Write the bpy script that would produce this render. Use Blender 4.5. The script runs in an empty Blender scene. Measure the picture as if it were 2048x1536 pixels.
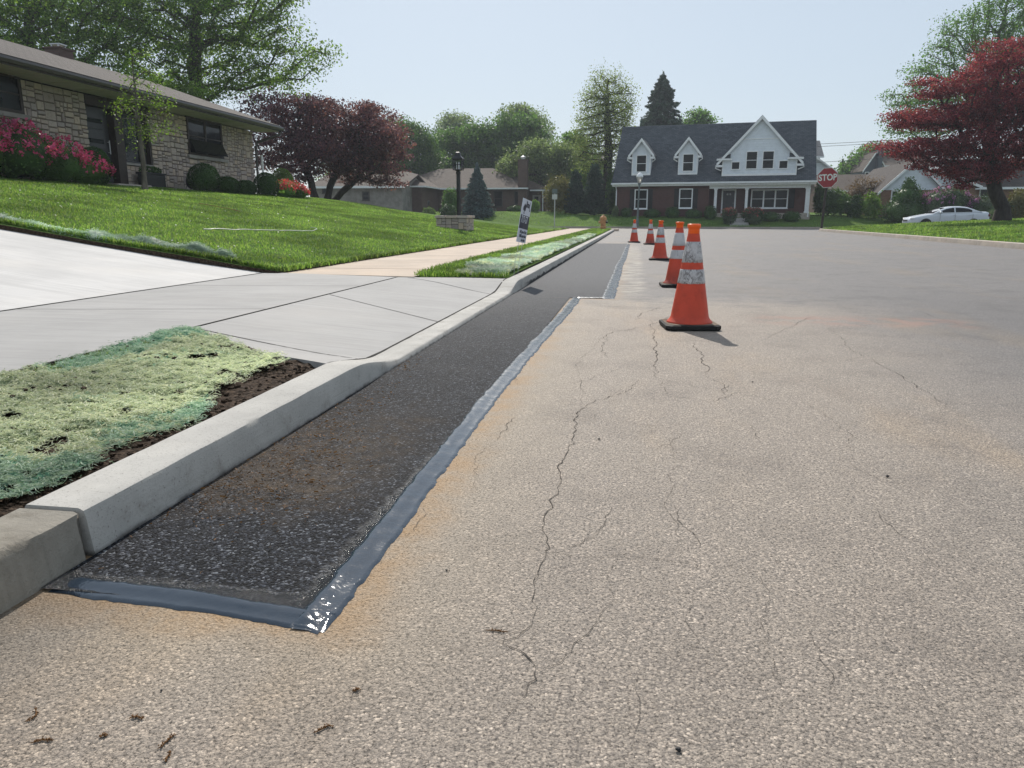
import bpy, bmesh, math, random
import numpy as np
from mathutils import Vector, Matrix, noise as mnoise
R = math.radians
random.seed(7)
rng = np.random.default_rng(7)
scene = bpy.context.scene
COL = scene.collection

# ------------------------------------------------------------------ camera
FPX, CAMH = 1500.0, 0.78
PITCH = math.atan((768 - 437) / FPX)
YAW = math.atan(246 * math.cos(PITCH) / FPX)
cam = bpy.data.cameras.new('camera')
cam.sensor_width = 36.0
cam.lens = FPX / 2048 * 36
cam.clip_start = 0.05
cam.clip_end = 6000
camo = bpy.data.objects.new('camera', cam)
COL.objects.link(camo)
camo.location = (0, 0, CAMH)
camo.rotation_euler = (math.pi / 2 - PITCH, 0, YAW)
scene.camera = camo

# ------------------------------------------------------------------ sky, sun, exposure
SUN_EL, SUN_AZ = R(43), R(-15)          # azimuth from +Y, towards +X
world = bpy.data.worlds.new("World")
scene.world = world
world.use_nodes = True
wn = world.node_tree
for n in list(wn.nodes):
    wn.nodes.remove(n)
wo = wn.nodes.new('ShaderNodeOutputWorld')
bg = wn.nodes.new('ShaderNodeBackground')
sky = wn.nodes.new('ShaderNodeTexSky')
sky.sky_type = 'NISHITA'
sky.sun_disc = False
sky.sun_elevation = SUN_EL
sky.sun_rotation = SUN_AZ
sky.altitude = 0
sky.air_density = 1.0
sky.dust_density = 1.0
sky.ozone_density = 1.0
bg.inputs[1].default_value = 0.086
hz = wn.nodes.new('ShaderNodeMix')            # thin even overcast veil over the clear sky
hz.data_type = 'RGBA'
hz.inputs[0].default_value = 0.7
hz.inputs[7].default_value = (6.65, 7.7, 8.75, 1)
wn.links.new(sky.outputs[0], hz.inputs[6])
wn.links.new(hz.outputs[2], bg.inputs[0])
wn.links.new(bg.outputs[0], wo.inputs[0])
sl = bpy.data.lights.new('sun', 'SUN')
sl.energy = 4.2
sl.angle = R(0.55)
sl.color = (1.0, 0.94, 0.86)
so = bpy.data.objects.new('sun', sl)
COL.objects.link(so)
sd = Vector((math.sin(SUN_AZ) * math.cos(SUN_EL), math.cos(SUN_AZ) * math.cos(SUN_EL), math.sin(SUN_EL)))
so.rotation_euler = (-sd).to_track_quat('-Z', 'Y').to_euler()
so.location = (0, 0, 40)
scene.view_settings.view_transform = 'Standard'
scene.view_settings.look = 'None'
scene.view_settings.gamma = 1.0
scene.view_settings.use_curve_mapping = False
scene.view_settings.exposure = 0.15
scene.cycles.max_bounces = 6
scene.cycles.diffuse_bounces = 3
scene.cycles.glossy_bounces = 3
scene.cycles.transmission_bounces = 4
scene.cycles.transparent_max_bounces = 6

# ------------------------------------------------------------------ measuring helpers (photo pixel -> world point)
_a = math.pi / 2 - PITCH
_RX = np.array([[1, 0, 0], [0, math.cos(_a), -math.sin(_a)], [0, math.sin(_a), math.cos(_a)]])
_RZ = np.array([[math.cos(YAW), -math.sin(YAW), 0], [math.sin(YAW), math.cos(YAW), 0], [0, 0, 1]])
def ray(px, py):
    return _RZ @ _RX @ np.array([(px - 1024) / FPX, (768 - py) / FPX, -1.0])
def PZ(px, py, z=0.0):
    r = ray(px, py); t = (z - CAMH) / r[2]
    return Vector((r[0] * t, r[1] * t, z))
def PY(px, py, Y):
    r = ray(px, py); t = Y / r[1]
    return Vector((r[0] * t, Y, CAMH + r[2] * t))
def PX(px, py, X):
    r = ray(px, py); t = X / r[0]
    return Vector((X, r[1] * t, CAMH + r[2] * t))
def smooth(a, b, x):
    t = min(1.0, max(0.0, (x - a) / (b - a)))
    return t * t * (3 - 2 * t)
def nz(x, y, z=0.0, s=1.0):
    return mnoise.noise(Vector((x * s, y * s, z)))

# ------------------------------------------------------------------ object helpers
def tag(o, label=None, cat=None, group=None, kind=None):
    if label: o['label'] = label
    if cat: o['category'] = cat
    if group: o['group'] = group
    if kind: o['kind'] = kind
    return o
def thing(name, label, cat, loc=(0, 0, 0), rz=0.0, group=None):
    o = bpy.data.objects.new(name, None)
    o.empty_display_size = 0.2
    COL.objects.link(o)
    o.location = loc
    o.rotation_euler = (0, 0, rz)
    return tag(o, label, cat, group)
def copy_tree(o, parent=None):
    c = o.copy()
    COL.objects.link(c)
    if parent is not None:
        c.parent = parent
    for ch in list(o.children):
        copy_tree(ch, c)
    return c
def add_obj(name, me, mats, parent=None, smooth_=False):
    for m in (mats if isinstance(mats, (list, tuple)) else [mats]):
        me.materials.append(m)
    if smooth_:
        me.polygons.foreach_set('use_smooth', [True] * len(me.polygons))
    o = bpy.data.objects.new(name, me)
    COL.objects.link(o)
    if parent is not None:
        o.parent = parent
    return o
class MB:
    """collects faces, builds ONE mesh object"""
    def __init__(s, off=(0, 0, 0)):
        s.v = []; s.f = []; s.m = []; s.off = Vector(off); s.X = None
    def add(s, pts, faces, m=0):
        b = len(s.v)
        for p in pts:
            p = Vector(p)
            if s.X is not None: p = s.X @ p
            s.v.append(p)
        for f in faces:
            s.f.append([b + i for i in f]); s.m.append(m)
    def quad(s, a, b, c, d, m=0):
        s.add([a, b, c, d], [(0, 1, 2, 3)], m)
    def poly(s, pts, m=0):
        s.add(pts, [tuple(range(len(pts)))], m)
    def box(s, x0, x1, y0, y1, z0, z1, m=0):
        s.add([(x0, y0, z0), (x1, y0, z0), (x1, y1, z0), (x0, y1, z0), (x0, y0, z1), (x1, y0, z1), (x1, y1, z1), (x0, y1, z1)],
              [(3, 2, 1, 0), (4, 5, 6, 7), (0, 1, 5, 4), (1, 2, 6, 5), (2, 3, 7, 6), (3, 0, 4, 7)], m)
    def bbox(s, x0, x1, y0, y1, z0, z1, b=0.01, m=0):
        """box with chamfered vertical and top edges"""
        pts = []
        for z, k in ((z0, b), (z1 - b, 0), (z1, b)):
            kk = k if z != z0 else 0
            for (x, y) in ((x0 + b, y0), (x1 - b, y0), (x1, y0 + b), (x1, y1 - b), (x1 - b, y1), (x0 + b, y1), (x0, y1 - b), (x0, y0 + b)):
                cx, cy = (x0 + x1) / 2, (y0 + y1) / 2
                pts.append((x - math.copysign(kk, x - cx), y - math.copysign(kk, y - cy), z))
        fs = [tuple(range(7, -1, -1)), tuple(range(16, 24))]
        for l in (0, 8):
            for i in range(8):
                j = (i + 1) % 8
                fs.append((l + i, l + j, l + 8 + j, l + 8 + i))
        s.add(pts, fs, m)
    def slab(s, pts, t, m=0):
        """planar polygon given a thickness along its normal (downwards)"""
        p = [Vector(q) for q in pts]
        n = (p[1] - p[0]).cross(p[2] - p[0]).normalized()
        q = [a - n * t for a in p]
        k = len(p)
        fs = [tuple(range(k)), tuple(range(2 * k - 1, k - 1, -1))]
        for i in range(k):
            j = (i + 1) % k
            fs.append((j, i, k + i, k + j))
        s.add(p + q, fs, m)
    def tube(s, pts, rad, n=8, m=0, cap=True):
        pts = [Vector(p) for p in pts]
        if not isinstance(rad, (list, tuple)): rad = [rad] * len(pts)
        vs = []; prev = None
        for i, p in enumerate(pts):
            d = (pts[min(i + 1, len(pts) - 1)] - pts[max(i - 1, 0)])
            d = d.normalized() if d.length > 1e-9 else Vector((0, 0, 1))
            if prev is None:
                a = Vector((1, 0, 0)) if abs(d.x) < 0.9 else Vector((0, 1, 0))
                u = d.cross(a).normalized()
            else:
                u = (prev - d * prev.dot(d)).normalized()
            prev = u
            w = d.cross(u)
            for k in range(n):
                t = 2 * math.pi * k / n
                vs.append(p + (u * math.cos(t) + w * math.sin(t)) * rad[i])
        fs = []
        for i in range(len(pts) - 1):
            for k in range(n):
                j = (k + 1) % n
                fs.append((i * n + k, i * n + j, (i + 1) * n + j, (i + 1) * n + k))
        if cap:
            fs.append(tuple(range(n - 1, -1, -1)))
            fs.append(tuple(range((len(pts) - 1) * n, len(pts) * n)))
        s.add(vs, fs, m)
    def lathe(s, prof, c=(0, 0, 0), n=24, m=0, cap=True, rot=0.0):
        c = Vector(c); vs = []
        for r, z in prof:
            for k in range(n):
                t = 2 * math.pi * k / n + rot
                vs.append(c + Vector((r * math.cos(t), r * math.sin(t), z)))
        fs = []
        for i in range(len(prof) - 1):
            for k in range(n):
                j = (k + 1) % n
                fs.append((i * n + k, i * n + j, (i + 1) * n + j, (i + 1) * n + k))
        if cap:
            fs.append(tuple(range(n - 1, -1, -1)))
            fs.append(tuple(range((len(prof) - 1) * n, len(prof) * n)))
        s.add(vs, fs, m)
    def blob(s, c, r, n=10, m=0, amp=0.0, seed=0.0, fr=1.5):
        """lumpy ellipsoid"""
        c = Vector(c); vs = []; nl = n
        for i in range(1, nl):
            th = math.pi * i / nl
            for k in range(2 * n):
                ph = math.pi * k / n
                d = Vector((math.sin(th) * math.cos(ph), math.sin(th) * math.sin(ph), math.cos(th)))
                q = 1 + amp * mnoise.noise(d * fr + Vector((seed, seed * 1.7, 0)))
                vs.append(c + Vector((d.x * r[0], d.y * r[1], d.z * r[2])) * q)
        top = len(vs); vs.append(c + Vector((0, 0, r[2]))); vs.append(c - Vector((0, 0, r[2])))
        fs = []; w = 2 * n
        for i in range(nl - 2):
            for k in range(w):
                j = (k + 1) % w
                fs.append((i * w + k, (i + 1) * w + k, (i + 1) * w + j, i * w + j))
        for k in range(w):
            j = (k + 1) % w
            fs.append((top, k, j)); fs.append((top + 1, (nl - 2) * w + j, (nl - 2) * w + k))
        s.add(vs, fs, m)
    def build(s, name, mats, parent=None, sm=False):
        me = bpy.data.meshes.new(name)
        me.from_pydata([tuple(p - s.off) for p in s.v], [], s.f)
        me.polygons.foreach_set('material_index', s.m)
        me.update()
        return add_obj(name, me, mats, parent, sm)
def raw_mesh(name, V, F, mi=None):
    """fast mesh from numpy arrays; F is (n,k)"""
    me = bpy.data.meshes.new(name)
    nv, (nf, k) = len(V), F.shape
    me.vertices.add(nv); me.vertices.foreach_set('co', np.ascontiguousarray(V, dtype=np.float32).ravel())
    me.loops.add(nf * k); me.loops.foreach_set('vertex_index', np.ascontiguousarray(F, dtype=np.int32).ravel())
    me.polygons.add(nf); me.polygons.foreach_set('loop_start', np.arange(0, nf * k, k, dtype=np.int32))
    if mi is not None:
        me.polygons.foreach_set('material_index', np.asarray(mi, dtype=np.int32))
    me.update(calc_edges=True)
    return me
def grid_mesh(name, xs, ys, zf, mats, parent=None, sm=True, xf=None, yf=None):
    V = []
    for y in ys:
        for x in xs:
            xx = xf(x, y) if xf else x
            yy = yf(x, y) if yf else y
            V.append((xx, yy, zf(xx, yy)))
    nx = len(xs)
    F = [(j * nx + i, j * nx + i + 1, (j + 1) * nx + i + 1, (j + 1) * nx + i) for j in range(len(ys) - 1) for i in range(nx - 1)]
    return add_obj(name, raw_mesh(name, np.array(V), np.array(F)), mats, parent, sm)

# ------------------------------------------------------------------ material helpers
class NT:
    def __init__(s, name):
        s.mat = bpy.data.materials.new(name); s.mat.use_nodes = True
        s.t = s.mat.node_tree; s.bsdf = s.t.nodes['Principled BSDF']; s.out = s.t.nodes['Material Output']
        s._co = None
    def co(s):
        if s._co is None:
            s._co = s.t.nodes.new('ShaderNodeTexCoord').outputs['Object']
        return s._co
    def set(s, inp, v):
        if isinstance(v, bpy.types.NodeSocket): s.t.links.new(v, inp)
        elif isinstance(v, (tuple, list)):
            v = tuple(v)
            inp.default_value = v + (1.0,) if (len(v) == 3 and inp.type == 'RGBA') else v
        else: inp.default_value = v
    def n(s, typ, out=0, props=None, **ins):
        nd = s.t.nodes.new('ShaderNode' + typ)
        for k, v in (props or {}).items(): setattr(nd, k, v)
        for k, v in ins.items():
            key = int(k[1:]) if k[0] == 'i' and k[1:].isdigit() else k
            s.set(nd.inputs[key], v)
        return nd.outputs[out]
    def noise(s, scale, detail=3, rough=0.55, vec=None, dist=0.0, out=0):
        return s.n('TexNoise', out, Vector=vec or s.co(), Scale=scale, Detail=detail, Roughness=rough, Distortion=dist)
    def vor(s, scale, out='Color', vec=None, feature='F1', rnd=1.0):
        return s.n('TexVoronoi', out, {'feature': feature}, Vector=vec or s.co(), Scale=scale, Randomness=rnd)
    def ramp(s, fac, stops, interp='LINEAR'):
        nd = s.t.nodes.new('ShaderNodeValToRGB'); s.t.links.new(fac, nd.inputs[0])
        cr = nd.color_ramp; cr.interpolation = interp
        while len(cr.elements) < len(stops): cr.elements.new(0.5)
        for e, (p, c) in zip(cr.elements, stops):
            e.position = p
            e.color = (c, c, c, 1) if isinstance(c, (int, float)) else tuple(c) + (1,)
        return nd.outputs[0]
    def mix(s, a, b, f, mode='MIX'):
        nd = s.t.nodes.new('ShaderNodeMix'); nd.data_type = 'RGBA'; nd.blend_type = mode
        s.set(nd.inputs[0], f); s.set(nd.inputs[6], a); s.set(nd.inputs[7], b)
        return nd.outputs[2]
    def math(s, op, a, b=0.0, c=0.0, clamp=False):
        nd = s.t.nodes.new('ShaderNodeMath'); nd.operation = op; nd.use_clamp = clamp
        s.set(nd.inputs[0], a); s.set(nd.inputs[1], b); s.set(nd.inputs[2], c)
        return nd.outputs[0]
    def mapr(s, v, a, b, c=0.0, d=1.0, smooth_=True):
        nd = s.t.nodes.new('ShaderNodeMapRange')
        nd.interpolation_type = 'SMOOTHSTEP' if smooth_ else 'LINEAR'
        for i, x in enumerate((v, a, b, c, d)): s.set(nd.inputs[i], x)
        return nd.outputs[0]
    def xyz(s, vec=None):
        nd = s.t.nodes.new('ShaderNodeSeparateXYZ'); s.t.links.new(vec or s.co(), nd.inputs[0])
        return nd.outputs
    def scale(s, v, vec=None):
        nd = s.t.nodes.new('ShaderNodeMapping'); s.t.links.new(vec or s.co(), nd.inputs[0]); nd.inputs['Scale'].default_value = v
        return nd.outputs[0]
    def bump(s, h, strength=0.5, dist=0.01, normal=None):
        nd = s.t.nodes.new('ShaderNodeBump'); s.t.links.new(h, nd.inputs['Height'])
        nd.inputs['Strength'].default_value = strength; nd.inputs['Distance'].default_value = dist
        if normal is not None: s.t.links.new(normal, nd.inputs['Normal'])
        s.t.links.new(nd.outputs[0], s.bsdf.inputs['Normal'])
        return nd.outputs[0]
    def fin(s, col=None, rough=None, spec=None, metal=None):
        b = s.bsdf.inputs
        if col is not None: s.set(b['Base Color'], col)
        if rough is not None: s.set(b['Roughness'], rough)
        if spec is not None: s.set(b['Specular IOR Level'], spec)
        if metal is not None: s.set(b['Metallic'], metal)
        return s.mat
def plain(name, col, rough=0.6, spec=0.3, metal=0.0, var=0.18, sc=6.0, bump=0.0):
    """painted / dull material with slight uneven wear"""
    m = NT(name)
    f = m.noise(sc, 5, 0.65)
    c = m.mix(tuple(x * (1 - var) for x in col), tuple(min(1, x * (1 + var)) for x in col), m.mapr(f, 0.3, 0.7))
    if bump: m.bump(m.noise(sc * 12, 3), bump, 0.004)
    return m.fin(c, m.mapr(m.noise(sc * 2, 3), 0.3, 0.7, rough - 0.06, rough + 0.06), spec, metal)
def leafmat(name, cols, trans=0.4, rough=0.5, tint=1.15, tb=0.6):
    m = NT(name)
    isl = m.t.nodes.new('ShaderNodeNewGeometry').outputs['Random Per Island']
    k = len(cols)
    c = m.ramp(isl, [(i / max(1, k - 1), cols[i]) for i in range(k)])
    big = m.mapr(m.noise(0.8, 2), 0.3, 0.7, 0.6, 1.4)
    c = m.mix(c, (0, 0, 0), 0.0)
    mul = m.t.nodes.new('ShaderNodeMix'); mul.data_type = 'RGBA'; mul.blend_type = 'MULTIPLY'; mul.inputs[0].default_value = 1
    m.t.links.new(c, mul.inputs[6]); m.t.links.new(big, mul.inputs[7]); c = mul.outputs[2]
    m.fin(c, rough, 0.25)
    tr = m.t.nodes.new('ShaderNodeBsdfTranslucent')
    tc = m.mix(c, (tint * 1.1, tint * 1.15, tint * tb), 1.0, 'MULTIPLY'); m.t.links.new(tc, tr.inputs[0])
    ms = m.t.nodes.new('ShaderNodeMixShader'); ms.inputs[0].default_value = trans
    m.t.links.new(m.bsdf.outputs[0], ms.inputs[1]); m.t.links.new(tr.outputs[0], ms.inputs[2])
    m.t.links.new(ms.outputs[0], m.out.inputs[0])
    return m.mat

# ================================================================== GROUND MATERIALS
def vmath(m, op, a, b=None, out=0):
    nd = m.t.nodes.new('ShaderNodeVectorMath'); nd.operation = op
    m.set(nd.inputs[0], a)
    if b is not None: m.set(nd.inputs[1], b)
    return nd.outputs[out]
def sdbox(m, c, h):
    d = vmath(m, 'SUBTRACT', m.co(), c)
    d = vmath(m, 'ABSOLUTE', d)
    d = vmath(m, 'SUBTRACT', d, h)
    d = vmath(m, 'MAXIMUM', d, (0, 0, 0))
    return vmath(m, 'LENGTH', d, out=1)
def road_mat():
    m = NT('old_asphalt')
    warp = m.noise(60, 2, out=1)
    wv = vmath(m, 'MULTIPLY', vmath(m, 'SUBTRACT', warp, (0.5, 0.5, 0.5)), (0.006, 0.006, 0.006))
    vec = vmath(m, 'ADD', m.co(), wv)
    c1 = m.xyz(m.vor(200, 'Color', vec))[0]
    d1 = m.vor(200, 'Distance', vec)
    c2 = m.xyz(m.vor(310, 'Color', vec))[1]
    stone = m.ramp(c1, [(0, (.11, .103, .099)), (.3, (.18, .168, .158)), (.6, (.25, .234, .218)), (.86, (.33, .307, .284)), (1, (.52, .485, .445))])
    fine = m.ramp(c2, [(0, (.13, .125, .12)), (.5, (.215, .2, .185)), (1, (.32, .3, .27))])
    c = m.mix(stone, fine, m.mapr(m.noise(9, 4), .35, .7, .25, .75))
    # binder showing between the stones
    c = m.mix(c, (.095, .09, .085), m.mapr(d1, .48, .85, 0, .6))
    pit = m.mapr(m.noise(140, 6, .8), .55, .62); c = m.mix(c, (.05, .046, .043), m.math('MULTIPLY', pit, .85))
    gr = m.noise(130, 6, .82); c = m.mix(c, (1.36, 1.33, 1.3), m.mapr(gr, .5, .66, 0, .7), 'MULTIPLY'); c = m.mix(c, (.58, .57, .57), m.mapr(gr, .5, .36, 0, .8), 'MULTIPLY')
    gs = m.noise(40, 6, .8); c = m.mix(c, (.74, .73, .72), m.mapr(gs, .5, .64, 0, .65), 'MULTIPLY')
    X, Y, Z = m.xyz()
    n1 = m.noise(.55, 5, .6); n2 = m.noise(2.3, 4, .6); n3 = m.noise(.9, 4, .65, vec=m.scale((1, .3, 1)))
    # dusty, worn band along the old gutter line; cooler, less worn lane further out
    wx = m.math('ADD', X, m.math('MULTIPLY', m.math('SUBTRACT', n1, .5), 2.6))
    warm = m.math('MULTIPLY', m.mapr(wx, .5, 3.0, 1, 0), m.mapr(m.math('ADD', Y, m.math('MULTIPLY', m.math('SUBTRACT', n2, .5), 2.2)), 6.6, 8.2, 1, .12))
    c = m.mix(c, (1.47, 1.33, 1.19), m.math('MULTIPLY', warm, 1.0), 'MULTIPLY')
    cool = m.mix(c, (.86, .86, .9), 1.0, 'MULTIPLY')
    c = m.mix(cool, c, m.math('ADD', warm, m.mapr(n1, .4, .7, 0, .35), clamp=True))
    c = m.mix(c, (.74, .735, .74), m.mapr(n2, .46, .72, 0, .7), 'MULTIPLY')
    c = m.mix(c, (1.17, 1.08, .95), m.mapr(n3, .5, .7, 0, .9), 'MULTIPLY')
    c = m.mix(c, (.86, .86, .87), m.math('MULTIPLY', m.mapr(wx, .6, 3.4), m.mapr(Y, 7, 10, 1, .1)), 'MULTIPLY')
    # reddish clay traces by the first cone
    cl = m.math('MULTIPLY', sdbox(m, (1.75, 6.15, 0), (.55, .05, 5)), 1.0)
    c = m.mix(c, (.36, .19, .14), m.math('MULTIPLY', m.mapr(cl, .05, .4, .42, 0), m.mapr(m.noise(5, 4), .38, .62)))
    # rusty halo around the sealed edge of the patch
    d = m.math('MINIMUM', sdbox(m, (-.9, 4.41, 0), (.345, 3.13, 5)), sdbox(m, (-.71, 16, 0), (.53, 8.5, 5)))
    dn = m.math('ADD', d, m.math('MULTIPLY', m.math('SUBTRACT', m.noise(4.5, 4, .6), .5), .2))
    near = m.mapr(Y, 2.5, 7.5, 1.0, .45)
    c = m.mix(c, (.33, .175, .06), m.math('MULTIPLY', m.math('MULTIPLY', m.mapr(dn, -.03, .15, .85, 0), near), m.mapr(m.noise(5, 6, .75), .36, .6, .3, 1)))
    c = m.mix(c, (.4, .32, .21), m.math('MULTIPLY', m.mapr(dn, 0, .45, .26, 0), near))
    # damp, tarry run at the gutter in front of the patch
    gut = m.math('MULTIPLY', m.mapr(m.math('ADD', X, m.math('MULTIPLY', n2, .3)), -1.1, -.62, 1, 0), m.mapr(Y, 1.25, 1.4, 1, 0))
    c = m.mix(c, (.5, .52, .55), m.math('MULTIPLY', gut, .9), 'MULTIPLY')
    # pale dried slurry tracks of the paver beside the far patch
    tr = m.math('MULTIPLY', m.mapr(sdbox(m, (-.02, 15, 0), (.08, 7, 5)), 0, .16, .5, 0), m.mapr(m.noise(7, 3, vec=m.scale((.4, 1, 1))), .45, .6))
    c = m.mix(c, (.5, .45, .37), tr)
    h = m.math('ADD', m.math('MULTIPLY', d1, -1.0), m.math('MULTIPLY', m.noise(420, 3, .7), .9))
    h = m.math('ADD', h, m.math('MULTIPLY', pit, -1.3))
    m.bump(h, .75, .003)
    return m.fin(c, m.mapr(c1, 0, 1, .62, .82), .4)
def patch_mat():
    m = NT('fresh_asphalt')
    warp = m.noise(70, 2, out=1)
    wv = vmath(m, 'MULTIPLY', vmath(m, 'SUBTRACT', warp, (0.5, 0.5, 0.5)), (0.007, 0.007, 0.007))
    vec = vmath(m, 'ADD', m.co(), wv)
    c1 = m.xyz(m.vor(175, 'Color', vec))[0]
    d1 = m.vor(175, 'Distance', vec)
    c = m.ramp(c1, [(0, (.006, .006, .007)), (.42, (.014, .014, .015)), (.68, (.038, .038, .041)), (.88, (.085, .085, .089)), (1, (.22, .215, .21))])
    X, Y, Z = m.xyz()
    n = m.noise(3, 5, .65)
    # tracked-on dust, thickest near the kerb in front
    dz = m.math('MULTIPLY', m.mapr(m.math('ADD', Y, m.math('MULTIPLY', n, .5)), 1.9, 2.25), m.mapr(m.math('ADD', Y, n), 2.6, 3.8, 1, .1))
    dz = m.math('MULTIPLY', dz, m.mapr(m.math('ADD', X, m.math('MULTIPLY', n, .35)), -.72, -.42, 1, .0))
    gr = m.noise(40, 6, .8); c = m.mix(c, (1.6, 1.6, 1.65), m.mapr(gr, .5, .64, 0, .8), 'MULTIPLY'); c = m.mix(c, (.35, .35, .35), m.mapr(gr, .5, .38, 0, .9), 'MULTIPLY')
    dust = m.math('MULTIPLY', dz, m.mapr(m.noise(14, 6, .75), .38, .64, .22, .72))
    c = m.mix(c, (.17, .125, .085), dust)
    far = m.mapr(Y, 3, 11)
    wet = m.math('MAXIMUM', m.mapr(m.math('ADD', X, m.math('MULTIPLY', m.math('SUBTRACT', m.noise(20, 4), .5), .1)), -.675, -.635), m.mapr(m.math('ADD', Y, m.math('MULTIPLY', m.math('SUBTRACT', m.noise(20, 4), .5), .1)), 1.385, 1.35))
    wet = m.math('MULTIPLY', wet, m.mapr(Y, 1.7, 2.7, 1, .0))
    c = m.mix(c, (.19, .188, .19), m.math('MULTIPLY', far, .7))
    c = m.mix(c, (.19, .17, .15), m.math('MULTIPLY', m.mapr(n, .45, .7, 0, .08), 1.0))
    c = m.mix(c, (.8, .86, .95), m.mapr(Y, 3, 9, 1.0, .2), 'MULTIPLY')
    h = m.math('ADD', m.math('MULTIPLY', d1, -1.0), m.math('MULTIPLY', m.noise(400, 3, .7), .5))
    m.bump(h, 1.0, .0048)
    c = m.mix(c, (.012, .012, .013), m.math('MULTIPLY', wet, .8))
    rg = m.math('ADD', m.mapr(c1, 0, 1, .62, .82), m.math('MULTIPLY', dust, .4))
    rg = m.math('ADD', m.math('MULTIPLY', rg, m.math('SUBTRACT', 1.0, wet)), m.math('MULTIPLY', wet, .14))
    return m.fin(c, rg, m.mapr(wet, 0, 1, .1, .6))
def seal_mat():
    m = NT('wet_bitumen_sky_tint')
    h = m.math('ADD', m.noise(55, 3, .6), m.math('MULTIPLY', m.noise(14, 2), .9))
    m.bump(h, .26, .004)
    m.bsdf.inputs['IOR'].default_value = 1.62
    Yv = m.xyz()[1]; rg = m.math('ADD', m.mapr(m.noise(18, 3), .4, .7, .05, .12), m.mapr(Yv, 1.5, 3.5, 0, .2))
    return m.fin((.018, .029, .045), rg, m.mapr(Yv, 1.4, 4.0, .6, 1.0))  # blue of the reflected sky is mixed into the base colour
def concrete_mat(name, base, stain=.2, streak=.12, warm=(1, .97, .92), pits=.6, aged=0.0):
    m = NT(name)
    f = m.noise(1.3, 6, .65); g = m.noise(160, 4, .7)
    st = m.noise(1.0, 4, .6, vec=m.scale((1.4, 55, 1)))
    c = m.mix(tuple(x * (1 - stain) for x in base), tuple(x * (1 + stain * .5) for x in base), m.mapr(f, .3, .7))
    c = m.mix(c, tuple(x * .72 for x in base), m.mapr(st, .5, .72, 0, streak * 4))
    c = m.mix(c, tuple(x * .8 for x in base), m.mapr(m.noise(1.0, 5, .7, vec=m.scale((.5, 14, 1))), .48, .7, 0, streak * 3.4)); c = m.mix(c, tuple(x * 1.14 for x in base), m.mapr(m.noise(1.0, 4, .7, vec=m.scale((.35, 26, 1))), .52, .7, 0, streak * 4))
    c = m.mix(c, tuple(a * b * 1.2 for a, b in zip(base, warm)), m.mapr(m.noise(.7, 4), .45, .75, 0, .5))
    c = m.mix(c, tuple(x * .55 for x in base), m.mapr(g, .6, .8, 0, pits))
    if aged:
        c = m.mix(c, (.16, .14, .11), m.mapr(m.noise(7, 6, .72), .48, .72, 0, aged))
        c = m.mix(c, (.2, .13, .07), m.mapr(m.noise(3, 4), .55, .8, 0, aged * .6))
    m.bump(m.math('ADD', m.math('MULTIPLY', st, .6), m.math('ADD', g, m.math('MULTIPLY', m.noise(22, 5, .75), 2.0 if aged else 0.0))), .5 if aged else .35, .006 if aged else .003)
    return m.fin(c, .82, .25)
def kerb_mat():
    m = NT('kerb_concrete')
    X, Y, Z = m.xyz()
    f = m.noise(2.2, 6, .65); g = m.noise(130, 4, .7)
    st = m.noise(1.0, 4, .6, vec=m.scale((6, 1.2, 70)))
    c = m.mix((.37, .355, .33), (.485, .465, .43), m.mapr(f, .3, .7))
    c = m.mix(c, (.3, .28, .25), m.mapr(st, .5, .72, 0, .35))
    c = m.mix(c, (.2, .185, .165), m.mapr(g, .56, .7, 0, .8))
    c = m.mix(c, (.19, .16, .13), m.math('MULTIPLY', m.mapr(m.noise(9, 6, .7), .5, .72, 0, .5), m.mapr(Z, .125, .05)))
    # tack coat smeared along the foot of the far kerb
    zz = m.math('ADD', Z, m.math('MULTIPLY', m.math('SUBTRACT', m.noise(3.2, 5, .75, vec=m.scale((1, 1, 2))), .5), .13))
    c = m.mix(c, (.02, .02, .022), m.math('MULTIPLY', m.mapr(zz, .03, .05, .95, 0), m.mapr(Y, 8.5, 9.2)))
    zz2 = m.math('ADD', Z, m.math('MULTIPLY', m.noise(14, 4), .03))
    c = m.mix(c, (.05, .045, .04), m.mapr(zz2, .016, .034, .8, 0))
    m.bump(m.math('ADD', st, g), .5, .004)
    return m.fin(c, .85, .22)
def lawn_mat(name='lawn_turf'):
    m = NT(name)
    a = m.noise(.9, 5, .6); b = m.noise(34, 4, .75); s = m.noise(.6, 3, vec=m.scale((1, 3.2, 1)))
    c = m.mix((.084, .152, .036), (.128, .208, .05), m.mapr(b, .25, .75))
    c = m.mix(c, (.05, .1, .024), m.mapr(a, .45, .75, 0, .65))
    c = m.mix(c, (.13, .175, .04), m.mapr(s, .5, .75, 0, .6))
    m.bump(m.math('ADD', b, m.noise(9, 3)), .9, .06)
    return m.fin(c, .85, .04)
def soil_mat():
    m = NT('loose_soil')
    c = m.ramp(m.noise(45, 5, .7), [(.3, (.018, .012, .008)), (.5, (.06, .04, .027)), (.72, (.14, .095, .065))])
    m.bump(m.math('ADD', m.noise(60, 5, .7), m.vor(55, 'Distance')), 1.0, .02)
    return m.fin(c, .9, .15)
M = {}
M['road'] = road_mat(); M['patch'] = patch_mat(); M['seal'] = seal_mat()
M['drive'] = concrete_mat('new_pale_concrete', (.52, .505, .49), .12, .17)
M['walk'] = concrete_mat('new_grey_concrete', (.345, .335, .325), .12, .18, (1, .97, .94))
M['oldwalk'] = concrete_mat('old_tan_concrete', (.47, .385, .31), .15, .05, (1, .93, .85), .7)
M['kerb'] = kerb_mat()
M['oldkerb'] = concrete_mat('weathered_kerb_concrete', (.29, .265, .225), .4, .12, (1, .93, .8), 1.0, .95)
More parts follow.
